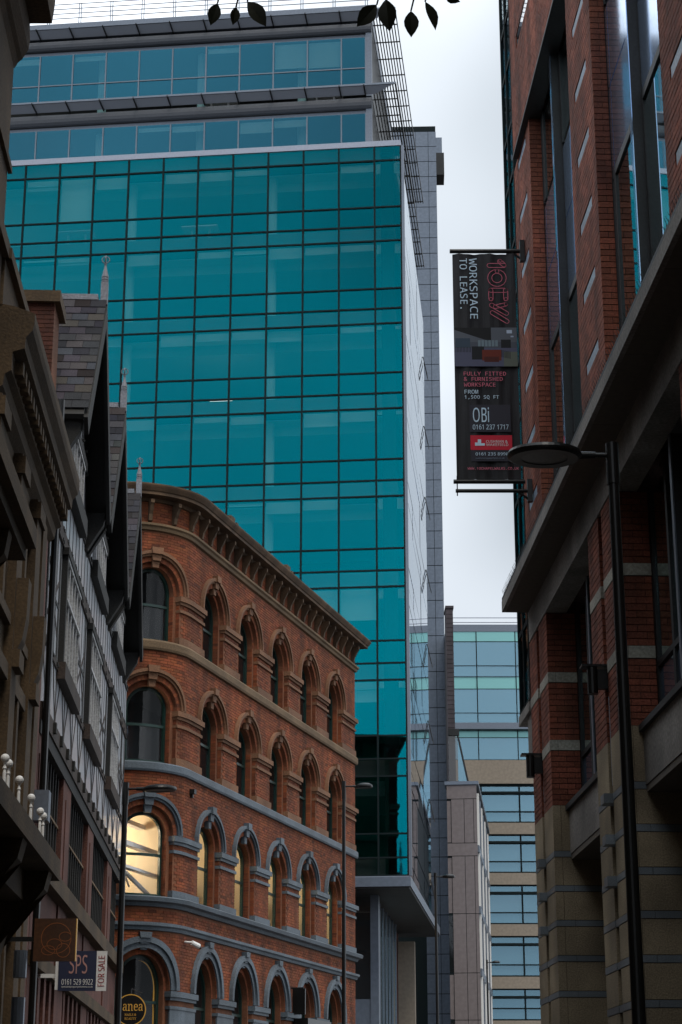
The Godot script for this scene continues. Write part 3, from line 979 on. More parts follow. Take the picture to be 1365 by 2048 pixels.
	for i in 5:
		var c: float = cs[i + 1]
		bx(B, "cupboard", M.white if i % 2 == 0 else M.concrete, c + 0.6, 7.06, -1.6, c + 1.2, [8.3, 7.9, 8.6, 8.1, 7.8][i], -1.0)
	for x in [2.2, 7.4]:
		bx(B, "roof_vent", M.dark_stone, x, 18.38, 0.05, x + 0.35, 18.55, 0.3)
		bx(B, "roof_vent", M.dark_stone, x + 0.5, 18.38, 0.1, x + 0.65, 18.48, 0.3)
	bx(B, "room_wall", M.inner_wall, -5.8, 10.8, -3.2, BE - 0.52, 17.6, -3.0)
	bx(B, "room_wall", M.inner_wall, -5.8, 0.1, -3.2, BE - 0.52, 6.7, -3.0)
	# shop light and gilded edge in the corner window
	var sl := MB.new()
	var pa := bend(Vector3(-1.95, 4.72, -0.6))
	var pb := bend(Vector3(-1.1, 4.72, -0.6))
	sl.tube(pa, pb, 0.025, 0.025, 8)
	part(sl, "tube_light", M.tube, B)
	var ge := MB.new(bend)
	for i in 10:
		var ta := PI / 2 * i / 10.0
		var tb := PI / 2 * (i + 1) / 10.0
		var aa := Vector2(-1.45 + 0.6 * cos(ta), 5.06 + 0.72 * sin(ta))
		var ab := Vector2(-1.45 + 0.6 * cos(tb), 5.06 + 0.72 * sin(tb))
		ge.q(Vector3(aa.x, aa.y, -0.36), Vector3(aa.x + 0.05, aa.y, -0.36), Vector3(ab.x + 0.05, ab.y, -0.36), Vector3(ab.x, ab.y, -0.36))
	ge.box(-0.85, 2.6, -0.37, -0.80, 5.06, -0.355)
	part(ge, "gilded_edge", M.gold, B)
	var Sg := thing("round_shop_sign", "round black shop sign with gold ring and gold lettering", "sign", Transform3D(Basis.IDENTITY, Vector3(-5.04, 4.43, -47.0)))
	var disc := MB.new()
	disc.tube(Vector3(0, 0, -0.03), Vector3(0, 0, 0.03), 0.37, 0.37, 36)
	part(disc, "disc", M.black_metal, Sg)
	var rg := MB.new()
	for i in 36:
		var a := TAU * i / 36
		var b := TAU * (i + 1) / 36
		rg.q(Vector3(cos(a), sin(a), 0) * 0.345 + Vector3(0, 0, 0.034), Vector3(cos(a), sin(a), 0) * 0.37 + Vector3(0, 0, 0.034), Vector3(cos(b), sin(b), 0) * 0.37 + Vector3(0, 0, 0.034), Vector3(cos(b), sin(b), 0) * 0.345 + Vector3(0, 0, 0.034))
	part(rg, "gold_ring", M.gold, Sg)
	letters(Sg, "anea", serif, M.gold, Vector3(0.05, 0.06, 0.034), 0.48, 0.16)
	letters(Sg, "NAILS &", serif, M.gold, Vector3(0.0, -0.11, 0.034), 0.28, 0.055)
	letters(Sg, "BEAUTY", serif, M.gold, Vector3(0.0, -0.20, 0.034), 0.28, 0.055)
	var arm := MB.new()
	arm.tube(Vector3(0, 0.36, 0), Vector3(0.0, 0.5, -0.05), 0.012, 0.012, 6)
	arm.tube(Vector3(0.0, 0.5, -0.05), Vector3(0.1, 0.5, -1.5), 0.015, 0.015, 6)
	part(arm, "bracket", M.black_metal, Sg)
	# small fittings on the facade
	var Cc := thing("cctv_camera", "small white dome camera on the brick wall beside the ground floor arch", "camera", frame(-4.076, 50.0, 16.5))
	var cm := MB.new()
	cm.tube(Vector3(0.12, 6.32, 0.0), Vector3(0.12, 6.30, 0.22), 0.03, 0.03, 8)
	cm.tube(Vector3(0.12, 6.30, 0.2), Vector3(0.32, 6.22, 0.32), 0.06, 0.07, 10)
	part(cm, "housing", M.white, Cc)
	var ln := MB.new()
	ln.tube(Vector3(0.32, 6.22, 0.32), Vector3(0.37, 6.17, 0.35), 0.06, 0.03, 10)
	part(ln, "lens", M.black_metal, Cc)
	var Al := thing("floodlight", "small dark floodlight on the brick wall under the blue band", "wall light", frame(-4.076, 50.0, 16.5))
	bx(Al, "housing", M.dark_metal, 0.20, 10.18, 0.0, 0.36, 10.30, 0.14)
	bx(Al, "bracket", M.dark_metal, 0.25, 10.08, 0.0, 0.31, 10.18, 0.08)
	var Bs := thing("black_wall_box", "black box sign between the ground floor arches of the brick building", "sign", frame(-4.076, 50.0, 16.5))
	bx(Bs, "box", M.black_metal, 9.2, 3.9, 0.05, 11.6, 4.9, 0.5)
	bx(Bs, "bracket", M.dark_metal, 10.1, 4.9, 0.02, 10.8, 4.96, 0.2)
	var Bl := thing("blade_sign", "narrow dark blade sign standing out from the brick wall", "sign", frame(-4.076, 50.0, 16.5))
	bx(Bl, "panel", M.black_metal, 9.05, 5.0, 0.05, 9.11, 5.75, 0.45)
	bx(Bl, "bracket", M.dark_metal, 9.06, 5.75, 0.0, 9.10, 5.79, 0.4)

func make_window(B: Node3D, f: int, c: float, s: Array, straight: bool):
	var fr := MB.new(bend)
	var a: float = s[5]
	var r: float = s[6]
	var z := -0.28
	var bottom: float = s[0] if f < 3 else 2.2
	var sg := 1 if straight else 6
	fr.box(c - a, bottom, z - 0.08, c - a + 0.075, s[2], z)
	fr.box(c + a - 0.075, bottom, z - 0.08, c + a, s[2], z)
	fr.box(c - a, bottom, z - 0.1, c + a, bottom + 0.09, z + 0.03, sg)
	var mid: float = lerpf(bottom, s[2] + r, 0.5) if f < 3 else s[2] - 0.3
	fr.box(c - a + 0.07, mid - 0.035, z - 0.07, c + a - 0.07, mid + 0.035, z - 0.01, sg)
	fr.ring(c, s[2], a - 0.08, r - 0.08, a + 0.01, r + 0.01, z - 0.08, z, 18)
	var w := part(fr, "window", M.green_paint, B)
	var lowp := MB.new(bend)
	lowp.box(c - a + 0.075, bottom + 0.09, z - 0.055, c + a - 0.075, mid - 0.035, z - 0.045, sg)
	part(lowp, "pane", M.window, w)
	var up := MB.new(bend)
	var ls := steps(c - a + 0.075, c + a - 0.075, 0.1)
	for i in ls.size() - 1:
		var ya: float = s[2] + (r - 0.07) * sqrt(maxf(0, 1 - pow((ls[i] - c) / (a - 0.07), 2)))
		var yb: float = s[2] + (r - 0.07) * sqrt(maxf(0, 1 - pow((ls[i + 1] - c) / (a - 0.07), 2)))
		up.q(Vector3(ls[i], mid + 0.035, z - 0.03), Vector3(ls[i + 1], mid + 0.035, z - 0.03), Vector3(ls[i + 1], yb, z - 0.03), Vector3(ls[i], ya, z - 0.03))
	part(up, "pane", M.window, w)

# ---------------------------------------------------------------- brick and stone office block on the other side
func rb(parent: Node, called: String, mat: Material, u0: float, u1: float, y0: float, y1: float, d0: float, d1: float) -> MeshInstance3D:
	return bx(parent, called, mat, -u1, y0, d0, -u0, y1, d1)

func build_office_block():
	var R := thing("brick_office_block", "modern red brick and buff stone office block with deep overhanging cornice", "office building", frame(4.0, 0.0, 177.8))
	var unit := []
	for k in 8:
		var u := MB.new(null, true)
		u.col = brick_tone(1)
		u.box(0, 0, 0, 1, 1, 1)
		unit.append(u.mesh())
	var left := [300]
	var field := MB.new(null, true)
	var lay := func(x0: float, y0: float, z0: float, x1: float, y1: float, z1: float, single: bool):
		if single and left[0] > 0:
			var o := inst(unit[rng.randi() % 8], "brick", M.brick, R)
			o.position = Vector3(x0, y0, z0)
			o.scale = Vector3(x1 - x0, y1 - y0, z1 - z0)
			left[0] -= 1
		else:
			field.col = brick_tone(1)
			field.box(x0, y0, z0, x1, y1, z1, 1, false)
	# laid on the street face from u0 to u1 at depth d (front of brick)
	var course_front := func(u0: float, u1: float, y: float, h: float, d: float, odd: bool, single: bool):
		var u: float = u0
		var first := odd
		while u < u1 - 0.02:
			var e := minf(u + (0.1125 if first else 0.225), u1)
			first = false
			lay.call(-e + 0.004, y, d - 0.014, -u - 0.004, y + h - 0.011, d + rng.randf_range(-0.002, 0.001), single)
			u = e
	# laid on the return that faces up the street at u
	var course_side := func(u: float, d0: float, d1: float, y: float, h: float, odd: bool, single: bool):
		var d: float = d1
		var first := odd
		while d > d0 + 0.02:
			var e := maxf(d - (0.1125 if first else 0.225), d0)
			first = false
			lay.call(-u - 0.014, y, e + 0.004, -u + rng.randf_range(-0.002, 0.001), y + h - 0.011, d - 0.004, single)
			d = e
	var piers := [[26.70, 28.55], [21.20, 22.97], [15.68, 17.40], [10.1, 11.85]]
	# lower brickwork: nearest returns first so that the largest bricks are single pieces
	var zones := [[6.0, 6.78], [6.932, 7.765], [7.92, 8.80]]
	for pass_k in 2:
		for pi in [1, 0, 2, 3]:
			var p: Array = piers[pi]
			var uc: float = (p[0] + p[1]) / 2
			for z in zones:
				var cnt := int(round((z[1] - z[0]) / 0.0821))
				var h: float = (z[1] - z[0]) / cnt
				for k in cnt:
					var y: float = z[0] + h * k
					if pass_k == 0:
						course_side.call(p[0], -0.42, 0.0, y, h, k % 2 == 1, pi < 2)
					else:
						course_front.call(p[0], uc - 0.11, y, h, 0.0, k % 2 == 0, pi == 1)
						course_front.call(uc + 0.11, p[1], y, h, 0.0, k % 2 == 1, pi == 1)
						course_front.call(uc - 0.11, uc + 0.11, y, h, -0.075, k % 2 == 0, false)
						course_side.call(uc + 0.11, -0.07, 0.0, y, h, false, false)
	for pi in 4:
		var p: Array = piers[pi]
		var uc: float = (p[0] + p[1]) / 2
		rb(R, "pier_core", M.office_mortar, p[0] + 0.013, uc - 0.123, 0.0, 9.3, -0.75, -0.013)
		rb(R, "pier_core", M.office_mortar, uc + 0.123, p[1] - 0.005, 0.0, 9.3, -0.75, -0.013)
		rb(R, "pier_core", M.office_mortar, uc - 0.122, uc + 0.122, 0.0, 9.3, -0.75, -0.09)
		# pale stone bands in the brickwork
		for y in [[6.78, 6.932], [7.765, 7.92]]:
			rb(R, "stone_band", M.office_band, p[0] + 0.112, uc - 0.11, y[0] + 0.004, y[1] - 0.006, -0.03, 0.004)
			rb(R, "stone_band", M.office_band, uc + 0.11, p[1], y[0] + 0.004, y[1] - 0.006, -0.20, 0.004)
			rb(R, "stone_band", M.office_band, uc - 0.109, uc + 0.109, y[0] + 0.004, y[1] - 0.006, -0.1, -0.07)
			rb(R, "stone_band", M.office_band, p[0] - 0.004, p[0] + 0.108, y[0] + 0.004, y[1] - 0.006, -0.105, 0.004)
			rb(R, "stone_band", M.office_band, p[0] - 0.004, p[0] + 0.108, y[0] + 0.004, y[1] - 0.006, -0.42, -0.11)
		# buff stone base with granite courses
		var top := 6.0
		var nxt := 5.36
		var n := 0
		while top > 0.3:
			for h in [[p[0], uc - 0.112], [uc + 0.112, p[1]]]:
				if h[0] == p[0]:
					rb(R, "stone_block", M.office_stone, p[0] + 0.16, h[1], nxt + 0.004, top - 0.005, -0.04, 0.0)
				else:
					rb(R, "stone_block", M.office_stone, h[0], h[1], nxt + 0.004, top - 0.005, -0.3, 0.0)
			rb(R, "stone_block", M.office_stone, p[0], p[0] + 0.155, nxt + 0.004, top - 0.005, -0.112, 0.0)
			rb(R, "stone_block", M.office_stone, p[0], p[0] + 0.155, nxt + 0.004, top - 0.005, -0.42 if n == 0 else -0.75, -0.118)
			rb(R, "stone_block", M.office_stone, uc - 0.11, uc + 0.11, nxt + 0.004, top - 0.005, -0.1, -0.075)
			var gb := nxt - 0.085
			rb(R, "granite_band", M.granite, p[0] + 0.16, uc - 0.112, gb + 0.004, nxt - 0.004, -0.05, 0.004)
			rb(R, "granite_band", M.granite, uc + 0.112, p[1], gb + 0.004, nxt - 0.004, -0.3, 0.004)
			rb(R, "granite_band", M.granite, p[0] - 0.004, p[0] + 0.155, gb + 0.004, nxt - 0.004, -0.26, 0.004)
			rb(R, "granite_band", M.granite, p[0] - 0.004, p[0] + 0.155, gb + 0.004, nxt - 0.004, -0.75, -0.265)
			if n < 3:
				rb(R, "granite_spout", M.granite, uc - 0.118, uc + 0.118, gb - 0.03, nxt - 0.004, -0.07, 0.11)
			else:
				rb(R, "granite_band", M.granite, uc - 0.11, uc + 0.11, gb + 0.004, nxt - 0.004, -0.09, -0.005)
			top = gb
			nxt = top - 0.39
			n += 1
	# upper brick piers with polished inlays
	for pi in 4:
		var p: Array = piers[pi]
		var uc: float = (p[0] + p[1]) / 2
		var ytop: float = 17.0 if pi == 0 else 24.0
		rb(R, "pier_core", M.office_mortar, p[0] + 0.013, p[1] - 0.005, 9.5, ytop, -0.75, -0.013)
		var j := 0
		while 9.559 + 0.08208 * (j + 1) < ytop:
			var y := 9.559 + 0.08208 * j
			var strip := j >= 15 and (j - 15) % 12 < 2
			if strip:
				course_front.call(p[0], uc - 0.46, y, 0.08208, 0.0, j % 2 == 0, false)
				course_front.call(uc + 0.46, p[1], y, 0.08208, 0.0, j % 2 == 0, false)
				if (j - 15) % 12 == 0:
					rb(R, "inlay_strip", M.strip, uc - 0.452, uc + 0.452, y + 0.004, y + 0.152, -0.0135, -0.011)
			else:
				course_front.call(p[0], p[1], y, 0.08208, 0.0, j % 2 == 0, false)
			course_side.call(p[0], -0.19, 0.0, y, 0.08208, j % 2 == 1, false)
			j += 1
	# brick fascia over the far bay
	rb(R, "fascia_core", M.office_mortar, 22.97, 28.0, 16.95, 24.0, -0.3, 0.066)
	rb(R, "fascia_edge", M.dark_frame, 22.97, 28.02, 16.90, 16.95, -0.18, 0.09)
	var yy := 16.96
	var jj := 0
	while yy < 23.9:
		if yy > 18.45 and yy < 18.72:
			course_front.call(27.3, 28.0, yy, 0.08208, 0.08, jj % 2 == 0, false)
		else:
			course_front.call(22.97, 28.0, yy, 0.08208, 0.08, jj % 2 == 0, false)
		yy += 0.08208
		jj += 1
	part(field, "brick_field", M.brick, R, "stuff")
	rb(R, "slot_window", M.dark_glass, 22.97, 27.3, 18.45, 18.74, 0.0665, 0.07)
	# recessed bays
	var bays := [[22.97, 26.70], [17.40, 21.20], [11.85, 15.68]]
	for b in bays:
		var uc: float = (b[0] + b[1]) / 2
		# upper glazed wall
		for half in [[b[0], uc - 0.06], [uc + 0.06, b[1]]]:
			var cuts := [half[0], half[1] - 0.17, half[1]] if half[1] == b[1] else [half[0], half[0] + 0.17, half[1]]
			for c in 2:
				var a: float = cuts[c] + 0.012
				var e: float = cuts[c + 1] - 0.012
				for y in [[12.98, 14.14], [14.17, 15.30], [18.6, 20.9]]:
					rb(R, "spandrel_panel", M.panel_blue, a, e, y[0], y[1], -0.24, -0.195)
				for y in [[9.6, 12.85], [15.38, 18.5]]:
					rb(R, "window_pane", M.office_glass, a + 0.03, e - 0.03, y[0] + 0.05, y[1], -0.218, -0.206)
					rb(R, "window_frame", M.dark_frame, a, a + 0.045, y[0], y[1] + 0.1, -0.26, -0.186)
					rb(R, "window_frame", M.dark_frame, e - 0.045, e, y[0], y[1] + 0.1, -0.26, -0.186)
					rb(R, "window_frame", M.dark_frame, a + 0.045, e - 0.045, y[1], y[1] + 0.11, -0.26, -0.184)
		rb(R, "fin", M.dark_frame, uc - 0.05, uc + 0.05, 9.55, 24.0, -0.30, -0.07)
		rb(R, "fin_edge", M.panel_blue, uc - 0.052, uc + 0.052, 9.55, 24.0, -0.07, -0.06)
		# lower windows
		for half in [[b[0], uc - 0.05], [uc + 0.05, b[1]]]:
			var m0: float = (half[0] + half[1]) / 2
			for w in [[half[0], m0], [m0, half[1]]]:
				rb(R, "window_pane", M.office_glass, w[0] + 0.05, w[1] - 0.05, 6.75, 8.75, -0.47, -0.458)
				rb(R, "spandrel_panel", M.panel_blue, w[0] + 0.02, w[1] - 0.02, 6.02, 6.66, -0.50, -0.46)
				rb(R, "window_frame", M.dark_frame, w[0], w[0] + 0.05, 6.0, 8.8, -0.54, -0.43)
				rb(R, "window_frame", M.dark_frame, w[1] - 0.05, w[1], 6.0, 8.8, -0.54, -0.43)
				rb(R, "window_frame", M.dark_frame, w[0] + 0.05, w[1] - 0.05, 6.67, 6.74, -0.54, -0.43)
		rb(R, "fin", M.dark_frame, uc - 0.045, uc + 0.045, 6.0, 8.8, -0.54, -0.30)
		rb(R, "fin_edge", M.grey_metal, uc - 0.047, uc + 0.047, 6.0, 8.8, -0.30, -0.285)
		rb(R, "beam", M.concrete, b[0] - 0.01, b[1] + 0.01, 5.32, 5.92, -0.7, -0.23)
		rb(R, "sill", M.dark_frame, b[0] + 0.005, b[1] - 0.005, 5.92, 5.995, -0.6, -0.18)
		rb(R, "shopfront", M.dark_glass, b[0], b[1], 0.3, 5.2, -1.25, -1.22)
		rb(R, "shopfront_soffit", M.soffit, b[0] - 0.1, b[1] + 0.1, 5.24, 5.315, -1.3, -0.24)
	# rooms behind the glass and the rest of the block
	rb(R, "core", M.inner_wall, 4.0, 28.5, 0.0, 24.0, -9.0, -3.2)
	for y in [5.4, 9.3, 13.0, 17.3]:
		rb(R, "floor_slab", M.slab, 4.0, 28.5, y, y + 0.35, -3.2, -0.76)
	rb(R, "end_wall", M.office_mortar, 28.40, 28.54, 0.0, 24.0, -9.0, -0.76)
	rb(R, "near_wall", M.office_mortar, -30.0, 10.05, 0.0, 24.0, -3.2, -0.02)
	# pale fascia, deep cornice and gutter
	var uu := 10.0
	while uu < 28.4:
		var e := minf(uu + 2.05, 28.55)
		rb(R, "fascia_panel", M.concrete, uu + 0.004, e - 0.004, 8.80, 9.268, -0.3, 0.012)
		rb(R, "cornice_soffit", M.soffit, uu + 0.003, e - 0.003, 9.27, 9.34, -0.3, 0.36)
		rb(R, "cornice_lip", M.concrete, uu + 0.003, e - 0.003, 9.27, 9.44, 0.362, 0.42)
		uu = e
	rb(R, "gutter", M.dark_frame, 10.0, 28.57, 9.445, 9.53, -0.02, 0.40)
	var sp := MB.new()
	var us := 12.0
	while us < 28.5:
		for k in 3:
			sp.tube(Vector3(-us, 9.53, 0.37), Vector3(-us + rng.randf_range(-0.03, 0.03), 9.63, 0.37 + (k - 1) * 0.04), 0.004, 0.003, 3, false)
		us += 0.09
	part(sp, "bird_spikes", M.dark_metal, R, "stuff")
	# glazed end bay
	var ends := [7.95, 9.2, 10.45, 11.4, 12.65, 13.6, 14.85, 15.8, 17.05, 18.0, 19.25, 20.2, 21.45, 22.4, 23.6]
	for i in ends.size() - 1:
		rb(R, "end_pane", M.tower_glass, 28.60, 29.15, ends[i] + 0.04, ends[i + 1] - 0.04, -0.03, -0.015)
		rb(R, "end_pane", M.tower_glass, 29.21, 29.72, ends[i] + 0.04, ends[i + 1] - 0.04, -0.03, -0.015)
		rb(R, "end_transom", M.mullion, 28.57, 29.76, ends[i] - 0.04, ends[i] + 0.04, -0.1, 0.0)
	for u in [28.57, 29.18, 29.74]:
		rb(R, "end_mullion", M.mullion, u - 0.03, u + 0.03, 7.9, 23.6, -0.1, 0.01)
	rb(R, "end_sill", M.concrete, 28.57, 29.78, 7.75, 7.9, -0.8, 0.03)
	rb(R, "end_core", M.inner_wall, 28.56, 29.7, 7.9, 23.6, -3.0, -0.9)
	rb(R, "end_block", M.concrete, 28.56, 29.1, 7.1, 7.74, -0.8, -0.02)
	# up-and-down wall lights
	for i in 2:
		var uc: float = (piers[i][0] + piers[i][1]) / 2
		var t := thing("wall_light", ["black cylinder wall light with flat cap on the brick pier beside the banner", "black cylinder wall light with flat cap behind the large lamp post"][i], "wall light", R.transform * Transform3D(Basis.IDENTITY, Vector3(-uc, 6.55, 0)), "cylinder lights on the brick piers")
		var c := MB.new()
		c.tube(Vector3(0.02, 0, 0.17), Vector3(0.02, 0.32, 0.17), 0.062, 0.062, 16)
		part(c, "body", M.black_metal, t)
		bx(t, "cap", M.black_metal, -0.09, 0.325, -0.07, 0.09, 0.35, 0.30)
		bx(t, "mount", M.black_metal, -0.04, 0.06, -0.072, 0.04, 0.3, 0.12)
		bx(t, "conduit", M.grey_metal, -0.03, -1.08, -0.07, 0.03, -0.02, -0.02)

# ---------------------------------------------------------------- black and white timber-framed building
func build_timber_building():
	var L := thing("timber_framed_building", "black and white timber framed building with three slate roofed gables", "building", frame(-3.4, 0.0, -2.5))
	var U0 := 29.0
	var U1 := 47.6
	var gc := [32.4, 37.9, 43.6]
	var wins := [[31.25, 33.75], [36.3, 38.9], [41.95, 44.35]]
	bx(L, "rendered_wall", M.render_white, U0, 7.9, -0.4, U1, 12.95, 0.0)
	bx(L, "body", M.inner_wall, U0, 0.0, -9.0, U1, 12.9, -0.45)
	# bressummer rails
	for r in [[7.72, 8.0, 0.05], [8.95, 9.08, 0.03], [11.12, 11.40, 0.04], [12.34, 12.48, 0.03]]:
		bx(L, "timber_rail", M.brown_timber if r[0] < 12 else M.timber, U0, r[0], -0.01, U1, r[1], r[2])
	bx(L, "jetty_beam", M.timber, U0, 7.5, -0.3, U1, 7.72, 0.02)
	# pegs and small bosses along the rails
	var pg := MB.new()
	var u := U0 + 0.2
	while u < U1:
		for y in [8.98, 11.14, 11.34, 12.38]:
			pg.box(u, y, 0.02, u + 0.06, y + 0.05, 0.055)
			pg.box(u + 0.14, y, 0.02, u + 0.20, y + 0.05, 0.055)
		u += 0.75
	part(pg, "timber_pegs", M.timber, L, "stuff")
	u = U0 + 0.35
	while u < U1:
		bx(L, "jetty_boss", M.timber, u, 7.80, 0.05, u + 0.14, 7.97, 0.10)
		u += 1.12
	# curved braces of the lowest panels
	var br := MB.new()
	for sd in [-1.0, 1.0]:
		var pts := []
		for i in 9:
			var t := i / 8.0
			pts.append(Vector2(sd * (0.04 + 0.50 * (3 * t * t - 2 * t * t * t)), 0.95 * t))
		for i in 8:
			var a: Vector2 = pts[i]
			var b: Vector2 = pts[i + 1]
			var w := Vector2(0.035, 0)
			br.q(Vector3(a.x - w.x, a.y, 0.010), Vector3(a.x + w.x, a.y, 0.010), Vector3(b.x + w.x, b.y, 0.010), Vector3(b.x - w.x, b.y, 0.010))
			br.q(Vector3(a.x - w.x, a.y, 0.0), Vector3(a.x - w.x, a.y, 0.010), Vector3(b.x - w.x, b.y, 0.010), Vector3(b.x - w.x, b.y, 0.0))
			br.q(Vector3(a.x + w.x, a.y, 0.010), Vector3(a.x + w.x, a.y, 0.0), Vector3(b.x + w.x, b.y, 0.0), Vector3(b.x + w.x, b.y, 0.010))
	var brace := br.mesh()
	u = U0 + 0.55
	while u < U1 - 0.2:
		var o := inst(brace, "timber_brace", M.brown_timber, L)
		o.position = Vector3(u, 8.0, 0.0)
		bx(L, "timber_stud", M.brown_timber, u - 0.04, 8.0, -0.01, u + 0.04, 8.95, 0.008)
		u += 1.5
	# close studding and main posts
	u = U0 + 0.05
	while u < U1:
		bx(L, "timber_stud", M.timber, u, 11.40, -0.01, u + 0.07, 12.34, 0.006)
		u += 0.6
	for p in [29.0, 30.75, 34.2, 35.75, 39.35, 41.3, 44.8, 46.3, 47.45]:
		bx(L, "timber_post", M.timber, p, 9.08, -0.02, p + 0.16, 11.12, 0.012)
	for seg in [[29.25, 30.75], [34.45, 35.75], [39.6, 41.3], [45.05, 46.3], [46.55, 47.45]]:
		var k := 0
		u = seg[0]
		while u < seg[1] - 0.05:
			bx(L, "timber_stud", M.timber, u + 0.12, 9.08, -0.01, u + 0.17, 11.12, 0.006)
			u += 0.5
			k += 1
		for y in [9.95]:
			bx(L, "timber_cross_rail", M.timber, seg[0], y, -0.01, seg[1], y + 0.07, 0.012)
		var dg := MB.new()
		for y in [9.5]:
			var a := Vector2(seg[0], y)
			var b := Vector2(seg[1], y + 0.9)
			for q in [[a, b], [Vector2(a.x, b.y), Vector2(b.x, a.y)]]:
				var d: Vector2 = (q[1] - q[0]).normalized()
				var nn := Vector2(-d.y, d.x) * 0.04
				dg.prism([q[0] - nn, q[1] - nn, q[1] + nn, q[0] + nn] , 0.0, 0.009)
		part(dg, "timber_brace", M.brown_timber, L)
	# oriel windows
	for w in wins:
		tudor_window(L, w[0], w[1], 9.12, 11.0, 0.07, 10.25)
		bx(L, "window_hood", M.timber, w[0] - 0.22, 11.0, 0.0, w[1] + 0.12, 11.12, 0.12)
		bx(L, "sill_box", M.brown_timber, w[0] - 0.25, 8.82, 0.0, w[1] + 0.1, 9.11, 0.15)
		bx(L, "window_cheek", M.timber, w[0] - 0.16, 9.11, 0.0, w[0] - 0.02, 11.0, 0.10)
	for i in 3:
		var c: float = gc[i]
		tudor_window(L, c - 1.25, c + 1.2, 12.52, 13.45, 0.06, 99.0)
		bx(L, "sill_box", M.timber, c - 1.5, 12.16, 0.0, c + 1.45, 12.51, 0.14)
		bx(L, "window_hood", M.timber, c - 1.5, 13.46, 0.0, c + 1.45, 13.62, 0.10)
		gable(L, c, i)
	# red terracotta lower storeys with dark mullioned windows
	for p in [[29.0, 29.5], [33.05, 34.45], [38.2, 39.55], [43.5, 44.85]]:
		bx(L, "pier", M.red_stone, p[0], 0.0, -0.3, p[1], 7.5, 0.0)
		bx(L, "pier_nib", M.red_stone, p[0] + 0.4, 5.62, 0.0, p[1] - 0.4, 7.2, 0.02)
	bx(L, "string_course", M.dark_stone, U0, 5.33, -0.3, U1, 5.62, 0.16)
	bx(L, "string_course", M.dark_stone, U0, 4.0, -0.3, U1, 4.22, 0.10)
	for w in [[29.5, 33.05], [34.45, 38.2], [39.55, 43.5], [44.85, 47.6]]:
		bx(L, "window_pane", M.dark_glass, w[0], 5.6, -0.13, w[1], 7.5, -0.118)
		bx(L, "window_pane", M.dark_glass, w[0], 0.8, -0.13, w[1], 4.0, -0.118)
		var k: float = w[0]
		while k < w[1]:
			bx(L, "mullion", M.timber, k, 5.6, -0.117, minf(k + 0.07, w[1]), 7.5, -0.075)
			k += 0.42
		bx(L, "transom", M.tan_stone, w[0], 6.62, -0.117, w[1], 6.66, -0.06)
		bx(L, "apron", M.red_stone, w[0], 4.22, -0.3, w[1], 5.33, -0.03)
		k = w[0] + 0.2
		while k < w[1] - 0.3:
			bx(L, "pilaster", M.red_stone, k, 0.0, -0.3, k + 0.3, 4.0, 0.0)
			k += 0.85
	# black rainwater pipe at the party wall
	var rp := MB.new()
	rp.tube(Vector3(28.95, 0, 0.10), Vector3(28.95, 13.0, 0.10), 0.055, 0.055, 8)
	part(rp, "rainwater_pipe", M.black_metal, L)
	# brick chimney behind the first gable
	bx(L, "chimney", M.mortar, 29.02, 12.0, -0.60, 29.78, 14.75, -0.10)
	bx(L, "chimney_cap", M.dark_stone, 28.93, 14.75, -0.70, 29.87, 14.95, 0.0)
	var cb := MB.new(null, true)
	var y := 12.2
	var k := 0
	while y < 14.7:
		var d := -0.6 + (0.0 if k % 2 == 0 else -0.1)
		while d < -0.11:
			cb.col = brick_tone(1) * 0.3
			cb.box(29.008, y, maxf(d, -0.6), 29.03, y + 0.066, minf(d + 0.215, -0.1))
			d += 0.225
		y += 0.078
		k += 1
	part(cb, "chimney_bricks", M.brick, L, "stuff")

func tudor_window(L: Node3D, u0: float, u1: float, y0: float, y1: float, d: float, transom: float):
	var w := bx(L, "window", M.brown_timber, u0, y0, 0.0, u1, y0 + 0.06, d + 0.03)
	bx(w, "sky_reflection_sheet", M.sky_reflection_sheet, u0 + 0.05, y0 + 0.08, d - 0.068, u1 - 0.05, y1 - 0.06, d - 0.055)  # pale sheet added to stand for sky reflected in the panes
	var k := 5
	for i in k + 1:
		var x := lerpf(u0, u1 - 0.07, float(i) / k)
		bx(w, "casement_bar", M.lead_white, x, y0 + 0.06, d - 0.052, x + 0.07, y1, d + 0.012)
		if i < k:
			var e := lerpf(u0, u1 - 0.07, float(i + 1) / k)
			bx(w, "pane", M.window, x + 0.07, y0 + 0.07, d - 0.03, e, y1 - 0.01, d - 0.022)
	if transom < y1:
		bx(w, "casement_bar", M.lead_white, u0, transom, d - 0.05, u1, transom + 0.06, d + 0.035)
	bx(w, "casement_bar", M.lead_white, u0, y1 - 0.06, d - 0.05, u1, y1, d + 0.03)
	

